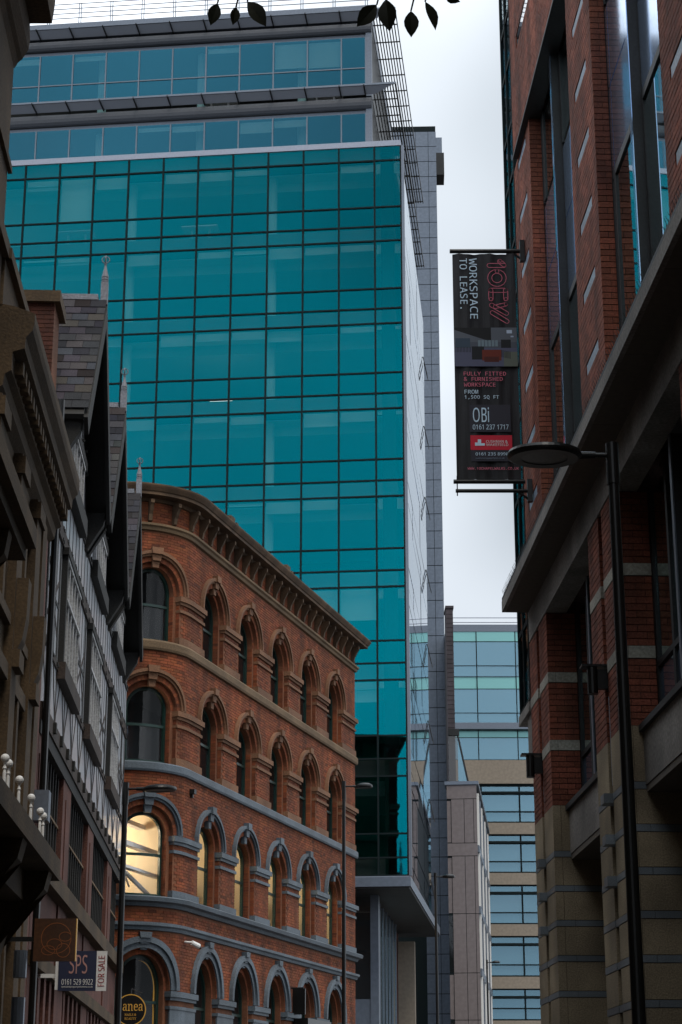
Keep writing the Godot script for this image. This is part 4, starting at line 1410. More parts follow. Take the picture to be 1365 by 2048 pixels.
func gable(L: Node3D, c: float, idx: int):
	var ay := 16.25
	var hw := 2.72
	var ey := 12.95
	var tri := MB.new()
	tri.prism([Vector2(c - hw + 0.2, ey), Vector2(c + hw - 0.2, ey), Vector2(c, ay - 0.25)], -0.4, 0.0)
	part(tri, "gable_wall", M.render_white, L)
	for i in 9:
		var u := c - 2.2 + 0.55 * i
		var top := lerpf(ay - 0.3, ey, absf(u - c) / (hw - 0.2))
		if top > ey + 0.1:
			bx(L, "timber_stud", M.timber, u - 0.035, ey, -0.01, u + 0.03, top, 0.008)
	for y in [13.7, 14.5, 15.2]:
		var hh: float = (hw - 0.2) * (ay - 0.25 - y) / (ay - 0.25 - ey)
		bx(L, "timber_rail", M.timber, c - hh, y, -0.01, c + hh, y + 0.12, 0.02)
	var pg := MB.new()
	for y in [13.5, 13.85, 14.25, 14.65, 15.05, 15.35]:
		var hh: float = (hw - 0.3) * (ay - 0.4 - y) / (ay - 0.25 - ey)
		var u: float = c - hh
		while u < c + hh:
			pg.box(u, y, 0.03, u + 0.06, y + 0.05, 0.08)
			u += 0.6
	part(pg, "timber_pegs", M.timber, L, "stuff")
	# roof planes with a deep dark overhang
	var sl := Vector2(hw, ay - ey)
	var ln := sl.length()
	for sd in [-1.0, 1.0]:
		var r := MB.new()
		var a := Vector2(c, ay)
		var b := Vector2(c + sd * hw, ey)
		var nn := Vector2(sd * (ay - ey), hw).normalized() * 0.10
		var pts := [b, a, a + nn, b + nn] if sd < 0 else [a, b, b + nn, a + nn]
		if sd < 0:
			pts.reverse()
		else:
			pts.reverse()
		r.prism(pts, -6.0, 0.40)
		part(r, "roof_slope", M.timber, L)
		var bb := MB.new()
		var dn := Vector2(sd * (ay - ey), hw).normalized() * -0.34
		var p2 := [a + Vector2(0, 0.02), a + Vector2(0, -0.46), b + dn * 0.9, b + nn * 0.4]
		if sd > 0:
			p2.reverse()
		p2.reverse()
		bb.prism(p2, 0.40, 0.47)
		part(bb, "bargeboard", M.timber, L)
	var br := MB.new()
	br.prism([Vector2(0, 0), Vector2(0.06, 0.02), Vector2(0.16, 0.2), Vector2(0.34, 0.5), Vector2(0.38, 0.75), Vector2(0, 0.75)], -0.09, 0.09)
	for sd in [-1.0, 1.0]:
		var eb := part(br, "eaves_bracket", M.timber, L)
		eb.transform = Transform3D(Basis(Vector3(0, 0, 1), Vector3(0, 1, 0), Vector3(-1, 0, 0)), Vector3(c + sd * (hw - 0.15), ey - 0.7, 0.0))
	# slates on the slope that faces up the street
	var down := Vector3(-hw, -(ay - ey), 0).normalized()
	var up := Vector3(-(ay - ey), hw, 0).normalized()
	var rows := int(ln / 0.27)
	var depth := 2.4 if idx == 0 else 1.2
	var kinds := []
	for k in 12:
		var m := MB.new(null, true)
		var g := rng.randf_range(0.03, 0.12)
		m.col = Color(g * rng.randf_range(0.92, 1.2), g * rng.randf_range(0.95, 1.12), g * rng.randf_range(0.95, 1.35))
		m.box(0, 0, -0.02, 0.29, 0.02, 0.30)
		kinds.append(m.mesh())
	for k in rows:
		var z := 0.47
		var odd := k % 2 == 1
		while z > 0.47 - depth:
			var w := 0.29 if not (odd and z > 0.46) else 0.15
			var o := inst(kinds[rng.randi() % 12], "slate", M.slate, L)
			var side := Vector3(0, 0, 1)
			var tilt := rng.randf_range(0.03, 0.06)
			var dz := (down * cos(tilt) + up * sin(tilt)).normalized()
			var ny := side.cross(dz).normalized() * -1.0
			var bs := Basis(side * (w - 0.006) / 0.29, -ny, dz)
			o.transform = Transform3D(bs, Vector3(c, ay, 0) + down * (0.27 * k + 0.04) + up * (0.105 + 0.02) + Vector3(0, 0, z - w))
			z -= w
	var uz := MB.new()
	uz.q(Vector3(c, ay, 0.45 - depth) + up * 0.115, Vector3(c, ay, -6.0) + up * 0.115, Vector3(c, ay, -6.0) + down * ln + up * 0.115, Vector3(c, ay, 0.45 - depth) + down * ln + up * 0.115)
	part(uz, "far_slating", surf("slate sheet", 0.06, 0.06, 0.07, 0.9, 0, 2), L)
	bx(L, "ridge", M.lead, c - 0.13, ay + 0.06, -6.0, c + 0.13, ay + 0.17, 0.30)
	# lead finial
	bx(L, "finial_base", M.lead, c - 0.065, ay + 0.0, 0.34, c + 0.065, ay + 0.45, 0.47)
	var fn := MB.new()
	fn.lathe([Vector2(0.0, 0.0), Vector2(0.065, 0.0), Vector2(0.07, 0.03), Vector2(0.06, 0.045), Vector2(0.07, 0.07), Vector2(0.06, 0.09), Vector2(0.068, 0.12), Vector2(0.05, 0.2), Vector2(0.028, 0.30), Vector2(0.02, 0.36), Vector2(0.03, 0.38), Vector2(0.012, 0.41), Vector2(0.012, 0.56), Vector2(0.0, 0.58)], Vector3(c, ay + 0.45, 0.405), 12)
	for i in 14:
		var a := TAU * i / 14
		var b := TAU * (i + 1) / 14
		fn.tube(Vector3(c + 0.07 * cos(a), ay + 0.93 + 0.07 * sin(a), 0.405), Vector3(c + 0.07 * cos(b), ay + 0.93 + 0.07 * sin(b), 0.405), 0.013, 0.013, 5, false)
		fn.tube(Vector3(c, ay + 0.93 + 0.07 * sin(a), 0.405 + 0.07 * cos(a)), Vector3(c, ay + 0.93 + 0.07 * sin(b), 0.405 + 0.07 * cos(b)), 0.013, 0.013, 5, false)
	part(fn, "finial", M.lead, L)

# ---------------------------------------------------------------- dark brown stone buildings beside the camera
func build_stone_buildings():
	var S := thing("stone_corner_building", "tall dark sandstone building with heavy bracketed cornice and ball topped balcony", "building", frame(-3.4, 0.0, -2.5))
	bx(S, "wall", M.dark_stone, -30.0, 0.0, -8.0, 22.3, 17.5, 0.0)
	var m := MB.new()
	var prof := [Vector2(0.0, 15.15), Vector2(0.05, 15.25), Vector2(0.10, 15.3), Vector2(0.175, 15.45), Vector2(0.19, 15.6), Vector2(0.175, 15.85), Vector2(0.47, 15.86), Vector2(0.49, 16.05), Vector2(0.5, 16.2), Vector2(0.52, 16.9), Vector2(0.0, 17.0)]
	m.sweep(prof, [10.0, 22.34])
	for k in prof.size() - 2:
		m.t(Vector3(22.34, 16.0, 0.0), Vector3(22.34, prof[k].y, prof[k].x), Vector3(22.34, prof[k + 1].y, prof[k + 1].x))
	part(m, "cornice", M.dark_stone, S)
	for y in [[12.35, 12.55, 0.09], [8.45, 8.7, 0.62], [8.30, 8.45, 0.5], [13.6, 13.7, 0.05]]:
		bx(S, "string_course", M.dark_stone, 10.0, y[0], 0.0, 22.38, y[1], y[2])
	for u in [21.2, 19.4, 17.6]:
		var c := MB.new()
		c.prism([Vector2(0, 7.5), Vector2(0.12, 7.55), Vector2(0.22, 7.85), Vector2(0.42, 8.0), Vector2(0.46, 8.29), Vector2(0, 8.29)], u - 0.14, u + 0.14)
		var o := part(c, "corbel", M.dark_stone, S)
		o.transform = Transform3D(Basis(Vector3(0, 0, 1), Vector3.UP, Vector3(-1, 0, 0)), Vector3(2 * u, 0, 0)) * Transform3D(Basis.IDENTITY, Vector3(0, 0, u - u))
		o.transform = Transform3D(Basis(Vector3(0, 0, 1), Vector3(0, 1, 0), Vector3(-1, 0, 0)), Vector3(2.0 * u, 0, 0))
		bx(S, "pilaster", M.dark_stone, u - 0.25, 8.7, 0.0, u + 0.25, 12.35, 0.08)
	for u in [20.3, 18.5, 16.7]:
		bx(S, "window_pane", M.dark_glass, u - 0.5, 9.2, 0.005, u + 0.5, 11.6, 0.012)
		bx(S, "window_surround", M.dark_stone, u - 0.65, 11.6, 0.0, u + 0.65, 11.85, 0.12)
		bx(S, "window_surround", M.dark_stone, u - 0.65, 9.0, 0.0, u + 0.65, 9.2, 0.14)
	# balcony with white ball finials
	bx(S, "balcony_slab", M.dark_stone, 14.0, 4.72, 0.0, 24.9, 4.98, 0.84)
	var un := MB.new()
	for u in [15.5, 18.4, 21.3, 24.1]:
		un.prism([Vector2(0, 3.5), Vector2(0.2, 3.7), Vector2(0.35, 4.2), Vector2(0.75, 4.5), Vector2(0.8, 4.72), Vector2(0, 4.72)], -0.2, 0.2)
		var o := part(un, "balcony_console", M.dark_stone, S)
		o.transform = Transform3D(Basis(Vector3(0, 0, 1), Vector3(0, 1, 0), Vector3(-1, 0, 0)), Vector3(u, 0, 0))
		un = MB.new()
	bx(S, "balcony_apron", M.dark_stone, 14.0, 4.35, 0.0, 24.8, 4.72, 0.5)
	for u in [19.42, 19.72, 20.68, 21.85, 22.83, 23.18]:
		var p := MB.new()
		p.lathe([Vector2(0.026, 0.0), Vector2(0.02, 0.03), Vector2(0.018, 0.16), Vector2(0.014, 0.19), Vector2(0.022, 0.205), Vector2(0.011, 0.24), Vector2(0.018, 0.265), Vector2(0.0, 0.27)], Vector3(u, 4.98, 0.78), 10)
		var o := part(p, "ball_post", M.white, S)
		var b := MB.new()
		var pr := []
		for i in 9:
			var a := -PI / 2 + PI * i / 8.0
			pr.append(Vector2(0.047 * cos(a), 0.047 * sin(a)))
		b.lathe(pr, Vector3(u, 5.29, 0.78), 14)
		part(b, "ball", M.white, o)
	# second, lower stone building
	var Q := thing("stone_house", "lower dark stone and brick house with deep moulded cornice beside the timber framing", "building", frame(-3.4, 0.0, -2.5))
	bx(Q, "wall", M.dark_stone, 22.31, 0.0, -7.0, 28.9, 11.4, -0.02)
	var cp := [Vector2(-0.02, 10.5), Vector2(0.10, 10.6), Vector2(0.12, 10.75), Vector2(0.2, 10.8), Vector2(0.2, 11.05), Vector2(0.35, 11.1), Vector2(0.36, 11.25), Vector2(0.44, 11.35), Vector2(0.46, 11.45), Vector2(0.46, 11.58), Vector2(0.2, 11.68), Vector2(-0.02, 11.72)]
	var cm := MB.new()
	cm.sweep(cp, [22.32, 28.88])
	for e in [22.32, 28.88]:
		for k in cp.size() - 1:
			if e < 25:
				cm.t(Vector3(e, 11.2, -0.02), Vector3(e, cp[k + 1].y, cp[k + 1].x), Vector3(e, cp[k].y, cp[k].x))
			else:
				cm.t(Vector3(e, 11.2, -0.02), Vector3(e, cp[k].y, cp[k].x), Vector3(e, cp[k + 1].y, cp[k + 1].x))
	part(cm, "cornice", M.dark_stone, Q)
	var u := 22.6
	while u < 28.8:
		bx(Q, "dentil", M.dark_stone, u, 10.85, 0.2, u + 0.14, 11.03, 0.31)
		u += 0.3
	bx(Q, "attic_wall", M.dark_stone, 22.31, 11.7, -0.6, 24.3, 12.35, 0.04)
	bx(Q, "attic_coping", M.dark_stone, 22.31, 12.35, -0.7, 24.35, 12.5, 0.12)
	bx(Q, "chimney", M.mortar, 27.2, 11.4, -0.98, 27.8, 14.2, -0.62)
	bx(Q, "chimney_cap", M.dark_stone, 27.1, 14.2, -1.05, 27.9, 14.4, -0.55)
	for p in [22.35, 24.6, 26.6]:
		bx(Q, "pilaster", M.dark_stone, p, 0.0, -0.02, p + 0.55, 10.5, 0.10)
		bx(Q, "pilaster_capital", M.dark_stone, p - 0.05, 10.2, -0.02, p + 0.60, 10.45, 0.15)
	bx(Q, "brick_pier", M.red_stone, 27.75, 0.0, -0.02, 28.42, 10.4, 0.06)
	bx(Q, "stone_pier", M.dark_stone, 27.25, 0.0, -0.02, 27.72, 10.4, 0.12)
	for w in [[22.98, 24.5], [25.2, 26.5]]:
		for y in [[5.4, 7.3], [8.2, 9.8], [1.0, 4.2]]:
			bx(Q, "window_pane", M.dark_glass, w[0], y[0], -0.018, w[1], y[1], -0.012)
			bx(Q, "lintel", M.dark_stone, w[0] - 0.05, y[1], -0.02, w[1] + 0.05, y[1] + 0.22, 0.07)
			bx(Q, "sill", M.dark_stone, w[0] - 0.05, y[0] - 0.15, -0.02, w[1] + 0.05, y[0], 0.07)
			bx(Q, "mullion", M.dark_stone, (w[0] + w[1]) / 2 - 0.09, y[0], -0.02, (w[0] + w[1]) / 2 + 0.09, y[1], 0.06)
	var sc := MB.new()
	sc.prism([Vector2(0, 7.75), Vector2(0.05, 7.76), Vector2(0.11, 7.9), Vector2(0.15, 8.2), Vector2(0.16, 8.75), Vector2(0, 8.75)], -0.16, 0.16)
	for p in [24.87, 26.87]:
		var o := part(sc, "scroll_corbel", M.dark_stone, Q)
		o.transform = Transform3D(Basis(Vector3(0, 0, 1), Vector3(0, 1, 0), Vector3(-1, 0, 0)), Vector3(p, 0, 0.1))
		bx(Q, "corbel_shelf", M.dark_stone, p - 0.25, 7.5, 0.1, p + 0.25, 7.74, 0.2)
	bx(Q, "alarm_box", M.grey_metal, 28.05, 6.0, 0.07, 28.35, 6.45, 0.3)
	for y in [3.9, 3.3]:
		var dpp := MB.new()
		dpp.tube(Vector3(25.6, y - 0.35, 0.3), Vector3(25.6, y, 0.3), 0.09, 0.09, 12)
		part(dpp, "pipe_collar", M.grey_metal, Q)

# ---------------------------------------------------------------- street lamps
func lamp(label: String, at: Vector3, h: float, r: float, sx: float, reach: float, hr: float, turn: float):
	var t := thing("street_lamp", label, "street lamp", Transform3D(Basis(Vector3.UP, turn), at), "disc headed street lamps")
	var p := MB.new()
	p.tube(Vector3.ZERO, Vector3(0, h - 0.3, 0), r * 1.25, r * 0.92, 20)
	p.tube(Vector3.ZERO, Vector3(0, 1.3, 0), r * 1.8, r * 1.7, 20)
	part(p, "pole", M.black_metal, t)
	var k := MB.new()
	k.tube(Vector3(0, h - 0.42, 0), Vector3(0, h, 0), r * 1.12, r * 1.12, 20)
	part(k, "collar", M.black_metal, t)
	var a := MB.new()
	a.tube(Vector3(sx * r, h - 0.12, 0), Vector3(sx * (reach - hr * 0.8), h - 0.12, 0), r * 0.42, r * 0.42, 12)
	a.tube(Vector3(sx * (reach - hr * 1.35), h - 0.12, 0), Vector3(sx * (reach - hr * 0.7), h - 0.12, 0), r * 0.62, r * 0.75, 12)
	part(a, "arm", M.black_metal, t)
	var hd := MB.new()
	hd.lathe([Vector2(hr * 0.62, -0.035), Vector2(hr * 0.9, -0.04), Vector2(hr * 0.99, -0.02), Vector2(hr, 0.0), Vector2(hr * 0.96, 0.03), Vector2(hr * 0.6, 0.07), Vector2(0.0, 0.09)], Vector3.ZERO, 40)
	var o := part(hd, "lamp_head", M.black_metal, t)
	o.position = Vector3(sx * reach, h - 0.12, 0)
	o.rotation = Vector3(0.06, 0, sx * 0.02)
	var ln := MB.new()
	ln.lathe([Vector2(0.0, -0.028), Vector2(hr * 0.64, -0.028)], Vector3.ZERO, 36)
	part(ln, "lens", M.lamp_glass, o)

func build_lamps():
	lamp("large black disc headed street lamp in front of the brick office block", Vector3(2.64, 0, -17.4), 8.0, 0.056, -1.0, 0.66, 0.365, 0.0)
	lamp("black disc headed street lamp beside the timber framed building", Vector3(-4.12, 0, -36.2), 8.0, 0.056, 1.0, 0.65, 0.33, 0.0)
	lamp("slender black street lamp in front of the arched brick facade end", Vector3(0.065, 0, -44.5), 9.5, 0.043, 1.0, 0.48, 0.2, 0.0)
	lamp("slender black street lamp in front of the grey panelled core", Vector3(3.0, 0, -61.0), 9.5, 0.043, 1.0, 0.42, 0.2, 0.0)
	lamp("slender black street lamp beside the pinkish grey panelled block", Vector3(6.86, 0, -91.5), 9.4, 0.043, 1.0, 0.42, 0.2, 0.0)

# ---------------------------------------------------------------- letting banner
func ribbon(m: MB, pts: Array, w: float, z: float):
	for i in pts.size():
		var a: Vector2 = pts[i]
		var b: Vector2 = pts[(i + 1) % pts.size()]
		if a.distance_to(b) < 0.0005:
			continue
		var d := (b - a).normalized()
		var n := Vector2(-d.y, d.x) * w
		a -= d * w * 0.5
		b += d * w * 0.5
		m.q(Vector3(a.x - n.x, a.y - n.y, z), Vector3(b.x - n.x, b.y - n.y, z), Vector3(b.x + n.x, b.y + n.y, z), Vector3(a.x + n.x, a.y + n.y, z))

func capsule(a: Vector2, b: Vector2, r: float) -> Array:
	var d := (b - a).angle()
	var pts := []
	for i in 9:
		pts.append(b + Vector2(cos(d - PI / 2 + PI * i / 8), sin(d - PI / 2 + PI * i / 8)) * r)
	for i in 9:
		pts.append(a + Vector2(cos(d + PI / 2 + PI * i / 8), sin(d + PI / 2 + PI * i / 8)) * r)
	return pts

func build_banner():
	var N := thing("letting_banner", "tall black letting banner with pink and white print hanging from the brick pier", "banner", Transform3D(Basis.IDENTITY, Vector3(0, 0, -27.6)))
	var cloth := surf("black banner fabric", 0.028, 0.027, 0.032, 0.75, 0, 1, 5.0)
	var pink := surf("pink print", 0.72, 0.17, 0.24, 0.8, 0, 0)
	var pale := surf("pale blue print", 0.62, 0.78, 0.90, 0.8, 0, 0)
	var navy := surf("dark print", 0.03, 0.028, 0.04, 0.8, 0, 0)
	var red := surf("red print", 0.60, 0.015, 0.04, 0.8, 0, 0)
	var m := MB.new()
	var fold := func(x: float, y: float) -> float: return 0.018 * sin(x * 15.0 + y * 0.7) + 0.008 * sin(x * 37.0 - y * 1.6)
	var nx := 28
	var ny := 20
	for i in nx:
		for j in ny:
			var xa := lerpf(1.78, 2.775, float(i) / nx)
			var xb := lerpf(1.78, 2.775, float(i + 1) / nx)
			var ya := lerpf(11.16, 14.98, float(j) / ny)
			var yb := lerpf(11.16, 14.98, float(j + 1) / ny)
			m.q(Vector3(xa, ya, fold.call(xa, ya)), Vector3(xb, ya, fold.call(xb, ya)), Vector3(xb, yb, fold.call(xb, yb)), Vector3(xa, yb, fold.call(xa, yb)))
	part(m, "cloth", cloth, N)
	for r in [[1.74, 2.96, 15.03, 0.035], [1.73, 2.83, 11.13, 0.035], [1.76, 2.97, 10.98, 0.03]]:
		var t := MB.new()
		t.tube(Vector3(r[0], r[2], 0), Vector3(r[1], r[2], 0), r[3], r[3], 12)
		part(t, "arm", M.black_metal, N)
	var ex := MB.new()
	for y in [15.03, 10.98]:
		ex.box(2.86, y - 0.18, -0.05, 2.935, y + 0.18, 0.05)
		ex.tube(Vector3(2.9, y - 0.15, 0), Vector3(2.72, y - 0.02, 0), 0.02, 0.02, 8)
	ex.tube(Vector3(1.785, 10.9, 0), Vector3(1.785, 11.22, 0), 0.01, 0.01, 6)
	ex.tube(Vector3(2.80, 10.95, 0), Vector3(2.80, 11.22, 0), 0.01, 0.01, 6)
	part(ex, "wall_bracket", M.black_metal, N)
	var Z := 0.032
	var P := func(zx: float, zy: float) -> Vector2: return Vector2(1.644 + zx * 0.001992, 15.216 - zy * 0.002145)
	# neon-outline title, read downwards
	var ti := MB.new()
	for c in [[Vector2(362, 210), Vector2(478, 210), 0.036], [Vector2(445, 176), Vector2(478, 206), 0.034], [Vector2(368, 412), Vector2(486, 412), 0.036], [Vector2(368, 412), Vector2(368, 482), 0.034], [Vector2(486, 412), Vector2(486, 482), 0.034], [Vector2(372, 532), Vector2(488, 598), 0.034], [Vector2(376, 592), Vector2(490, 662), 0.034], [Vector2(484, 526), Vector2(400, 545), 0.03]]:
		ribbon(ti, capsule(P.call(c[0].x, c[0].y), P.call(c[1].x, c[1].y), c[2]), 0.0045, Z)
	for c in [[420, 312, 0.148], [420, 312, 0.082], [422, 258, 0.03], [368, 482, 0.026], [486, 482, 0.026], [485, 525, 0.026], [450, 172, 0.026]]:
		ribbon(ti, capsule(P.call(c[0], c[1]), P.call(c[0] + 0.3, c[1]), c[2]), 0.0045, Z)
	part(ti, "title_outline", pink, N)
	var word := func(s: String, f: Font, mat: Material, x0: float, y0: float, x1: float, y1: float, turn := 0.0):
		var a: Vector2 = P.call(x0, y0)
		var b: Vector2 = P.call(x1, y1)
		var w := absf(b.x - a.x)
		var h := absf(b.y - a.y)
		if turn != 0.0:
			letters(N, s, f, mat, Vector3((a.x + b.x) / 2, (a.y + b.y) / 2, Z), h, w, turn)
		else:
			letters(N, s, f, mat, Vector3((a.x + b.x) / 2, (a.y + b.y) / 2, Z), w, h)
	word.call("WORKSPACE", mono, pale, 200, 152, 262, 640, -PI / 2)
	word.call("TO LEASE.", mono, pale, 122, 152, 182, 560, -PI / 2)
	word.call("FULLY FITTED", mono, pink, 138, 1062, 470, 1092)
	word.call("& FURNISHED", mono, pink, 138, 1104, 443, 1134)
	word.call("WORKSPACE", mono, pink, 138, 1148, 385, 1178)
	word.call("FROM", mono, pale, 142, 1204, 248, 1234)
	word.call("1,500 SQ FT", mono, pale, 142, 1247, 410, 1280)
	word.call("OBi", sans, pale, 203, 1340, 328, 1454)
	word.call("0161 237 1717", sans, pale, 200, 1474, 478, 1512)
	word.call("0161 235 8998", sans, pale, 217, 1688, 470, 1711)
	word.call("cushmanwakefield.co.uk", sans, M.grey_metal, 217, 1724, 440, 1738)
	word.call("WWW.10CHAPELWALKS.CO.UK", mono, pink, 152, 1800, 548, 1820)
	var plate := func(mat: Material, x0: float, y0: float, x1: float, y1: float, z: float, called: String):
		var a: Vector2 = P.call(x0, y0)
		var b: Vector2 = P.call(x1, y1)
		bx(N, called, mat, a.x, b.y, z - 0.004, b.x, a.y, z)
	plate.call(navy, 178, 1320, 496, 1530, 0.029, "printed_box")
	plate.call(red, 180, 1556, 503, 1668, 0.029, "printed_box")
	plate.call(navy, 182, 1671, 503, 1755, 0.029, "printed_box")
	word.call("CUSHMAN &", sans, M.white, 300, 1594, 468, 1614)
	word.call("WAKEFIELD", sans, M.white, 300, 1619, 472, 1638)
	var lg := MB.new()
	for c in [[214, 1636, 238, 1612], [236, 1636, 262, 1588], [262, 1636, 290, 1618]]:
		var a: Vector2 = P.call(c[0], c[1])
		var b: Vector2 = P.call(c[2], c[3])
		lg.box(a.x, a.y, 0.03, b.x, b.y, Z + 0.002)
	part(lg, "logo", pale, N)
	# printed picture of an office
	var im := Image.create(256, 160, false, Image.FORMAT_RGB8)
	im.fill(Color(0.30, 0.32, 0.36))
	im.fill_rect(Rect2i(0, 0, 256, 60), Color(0.36, 0.38, 0.41))
	for x in 150:
		im.fill_rect(Rect2i(x, 0, 1, int(10 + x * 0.33)), Color(0.06, 0.06, 0.07))
	for i in 6:
		im.fill_rect(Rect2i(96 + i * 14, 52, 11, 26), Color(0.45, 0.52, 0.55))
	im.fill_rect(Rect2i(4, 44, 60, 38), Color(0.22, 0.28, 0.34))
	im.fill_rect(Rect2i(190, 50, 40, 38), Color(0.08, 0.09, 0.10))
	im.fill_rect(Rect2i(0, 84, 256, 76), Color(0.33, 0.34, 0.42))
	im.fill_rect(Rect2i(200, 100, 56, 60), Color(0.38, 0.40, 0.36))
	im.fill_rect(Rect2i(70, 78, 50, 54), Color(0.07, 0.08, 0.10))
	im.fill_rect(Rect2i(112, 92, 78, 44), Color(0.42, 0.15, 0.08))
	im.fill_rect(Rect2i(120, 120, 60, 22), Color(0.30, 0.10, 0.06))
	for i in 12:
		im.fill_rect(Rect2i(4 + i * 6, 80, 2, 22), Color(0.06, 0.07, 0.09))
	for i in 8:
		im.fill_rect(Rect2i(190 + i * 5, 92 + i, 2, 30), Color(0.08, 0.08, 0.08))
	im.fill_rect(Rect2i(214, 10, 22, 14), Color(0.72, 0.78, 0.85))
	im.fill_rect(Rect2i(230, 34, 12, 6), Color(0.65, 0.7, 0.78))
	var pm := StandardMaterial3D.new()
	pm.resource_name = "printed picture"
	pm.albedo_texture = ImageTexture.create_from_image(im)
	pm.roughness = 0.8
	var qm := QuadMesh.new()
	qm.size = Vector2(0.985, 0.66)
	var ph := inst(qm, "printed_picture", pm, N)
	ph.position = Vector3(2.278, 13.36, 0.029)

# ---------------------------------------------------------------- projecting signs
func build_signs():
	var A := thing("for_sale_board", "navy and white for sale board with pink lettering on the terracotta front", "sign", Transform3D(Basis.IDENTITY, Vector3(-4.4, 3.69, -30.0)))
	var navy := surf("navy board", 0.018, 0.024, 0.06, 0.5, 0, 0)
	var rose := surf("rose lettering", 0.45, 0.24, 0.22, 0.6, 0, 0)
	var rd := surf("red lettering", 0.32, 0.03, 0.03, 0.6, 0, 0)
	bx(A, "board", navy, 0.05, 0, -0.02, 0.63, 0.6, 0.0)
	bx(A, "side_strip", M.white, 0.632, 0, -0.02, 0.79, 0.6, 0.0)
	bx(A, "back_board", M.white, 0.0, 0.02, -0.05, 0.60, 0.6, -0.021)
	letters(A, "SPS", sans, rose, Vector3(0.35, 0.40, 0.003), 0.28, 0.28)
	letters(A, "0161 529 9922", sans, M.white, Vector3(0.345, 0.135, 0.003), 0.48, 0.085)
	letters(A, "specialistpropertysolutions.co.uk", sans, M.white, Vector3(0.345, 0.06, 0.003), 0.48, 0.035)
	letters(A, "FOR SALE", sans, rd, Vector3(0.71, 0.3, 0.003), 0.46, 0.10, PI / 2)
	bx(A, "post", M.white, -0.35, 0.2, -0.09, 0.4, 0.26, -0.051)
	var G := thing("square_hanging_sign", "square orange brown hanging sign with faint looping lines on the stone house", "sign", Transform3D(Basis.IDENTITY, Vector3(-4.12, 3.80, -26.0)))
	var amber := surf("burnt orange panel", 0.13, 0.045, 0.012, 0.5, 0, 1)
	var line := surf("amber line", 0.30, 0.10, 0.03, 0.5, 0, 0)
	bx(G, "panel", amber, 0.0, 0.0, -0.08, 0.56, 0.56, 0.0)
	bx(G, "edge", M.gold, 0.561, 0.0, -0.08, 0.57, 0.56, 0.0)
	var lp := MB.new()
	for c in [[0.30, 0.30, 0.20, 0.20], [0.20, 0.14, 0.09, 0.06], [0.40, 0.14, 0.09, 0.09], [0.28, 0.22, 0.10, 0.07], [0.42, 0.32, 0.08, 0.06]]:
		var pts := []
		for i in 28:
			pts.append(Vector2(c[0] + c[2] * cos(TAU * i / 28), c[1] + c[3] * sin(TAU * i / 28)))
		ribbon(lp, pts, 0.004, 0.003)
	part(lp, "loops", line, G)
	bx(G, "arm", M.dark_metal, -0.5, 0.26, -0.06, 0.0, 0.32, -0.02)

# ---------------------------------------------------------------- overhanging street tree
func leaf_mesh() -> ArrayMesh:
	var m := MB.new()
	var half := [Vector2(0, 0), Vector2(0.10, 0.10), Vector2(0.22, 0.25), Vector2(0.29, 0.42), Vector2(0.27, 0.60), Vector2(0.16, 0.80), Vector2(0.05, 0.93), Vector2(0, 1.0)]
	for i in half.size() - 1:
		for sd in [-1.0, 1.0]:
			var a := Vector3(half[i].x * sd, -half[i].y, absf(half[i].x) * 0.25 - 0.12 * half[i].y * half[i].y)
			var b := Vector3(half[i + 1].x * sd, -half[i + 1].y, absf(half[i + 1].x) * 0.25 - 0.12 * half[i + 1].y * half[i + 1].y)
			var c := Vector3(0, -half[i].y, -0.12 * half[i].y * half[i].y)
			var d := Vector3(0, -half[i + 1].y, -0.12 * half[i + 1].y * half[i + 1].y)
			m.q(c, a, b, d)
	return m.mesh()

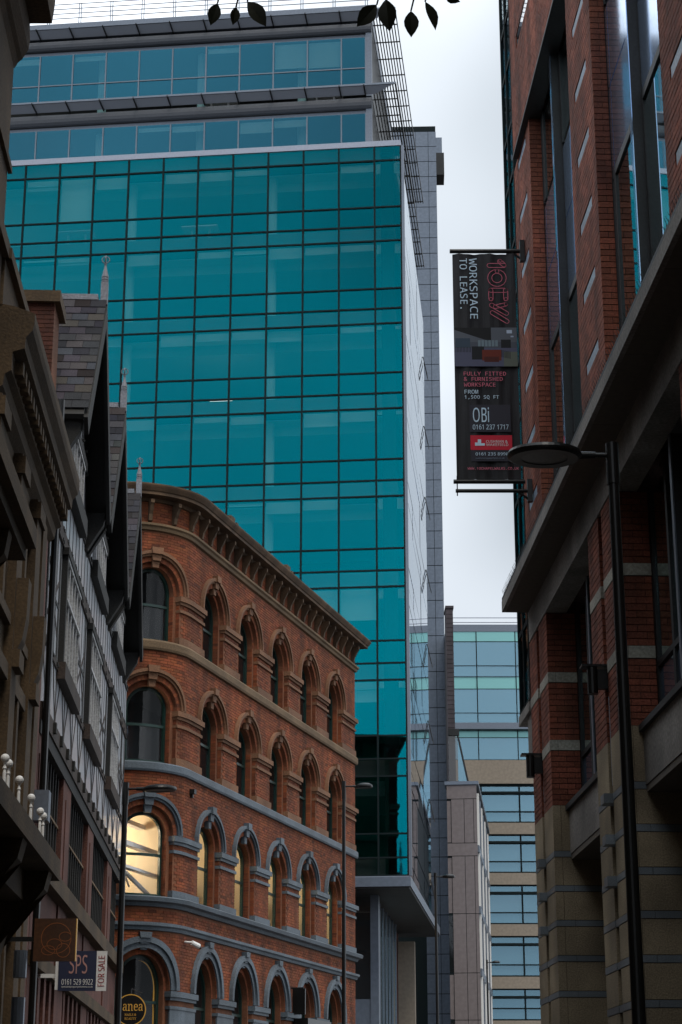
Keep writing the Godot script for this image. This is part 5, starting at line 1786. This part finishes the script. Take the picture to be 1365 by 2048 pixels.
func build_tree():
	var T := thing("street_tree", "dark leafy branch of a street tree hanging in from above", "tree", Transform3D(Basis.IDENTITY, Vector3(2.5, 0, -4.6)))
	var tr := MB.new()
	tr.tube(Vector3(0, 0, 0), Vector3(0.05, 2.2, 0), 0.13, 0.11, 14)
	tr.tube(Vector3(0.05, 2.2, 0), Vector3(0, 4.4, 0.05), 0.11, 0.085, 14)
	tr.tube(Vector3(0, 4.4, 0.05), Vector3(0.1, 6.6, 0.0), 0.085, 0.04, 12)
	part(tr, "trunk", M.bark, T)
	var lb := MB.new()
	var way := [Vector3(0, 4.2, 0.05), Vector3(-0.7, 4.75, 0.1), Vector3(-1.5, 4.95, 0.1), Vector3(-2.3, 4.86, 0.08), Vector3(-2.9, 4.74, 0.05)]
	for i in way.size() - 1:
		lb.tube(way[i], way[i + 1], 0.05 - 0.011 * i, 0.04 - 0.011 * i, 8)
	part(lb, "limb", M.bark, T)
	var lm := leaf_mesh()
	# [x, y, z offset, length, roll, yaw]
	var ls := [[-0.345, 4.58, 0.0, 0.075, -0.25, 0.2], [-0.292, 4.555, 0.02, 0.06, 0.0, 0.5], [-0.262, 4.585, 0.0, 0.10, 0.75, 0.1], [0.10, 4.575, 0.0, 0.095, -0.7, 0.3], [0.125, 4.58, 0.02, 0.105, 0.05, -0.2], [0.195, 4.555, 0.0, 0.085, 0.05, 0.1], [0.235, 4.585, 0.0, 0.10, 0.6, 0.7]]
	for l in ls:
		var o := inst(lm, "leaf", M.leaf, T)
		var b := Basis(Vector3(0, 0, 1), l[4]) * Basis(Vector3(0, 1, 0), l[5]) * Basis(Vector3(1, 0, 0), 0.25)
		o.transform = Transform3D(b.scaled(Vector3.ONE * l[3] * 0.86), Vector3(l[0] - 2.5, l[1] + 0.022, l[2]))
		var tw := MB.new()
		tw.tube(o.position, o.position + Vector3(0.02, 0.09, 0), 0.0025, 0.003, 5)
		part(tw, "twig", M.bark, o).transform = o.transform.affine_inverse()
	var cr := MultiMesh.new()
	cr.transform_format = MultiMesh.TRANSFORM_3D
	cr.mesh = lm
	cr.instance_count = 700
	for i in 700:
		var u := rng.randf()
		var c := Vector3(lerpf(0.3, -2.7, u), lerpf(5.9, 5.1, u), 0.05)
		var p := c + Vector3(rng.randfn(0, 0.35), rng.randf_range(-0.1, 0.8), rng.randfn(0, 0.4))
		p.y = maxf(p.y, 5.0)
		cr.set_instance_transform(i, Transform3D(Basis.from_euler(Vector3(rng.randf_range(-0.6, 0.6), rng.randf() * TAU, rng.randf_range(-1, 1))).scaled(Vector3.ONE * rng.randf_range(0.08, 0.12)), p))
	var mi := MultiMeshInstance3D.new()
	mi.name = "crown"
	mi.multimesh = cr
	mi.material_override = M.leaf
	mi.set_meta("kind", "stuff")
	T.add_child(mi)
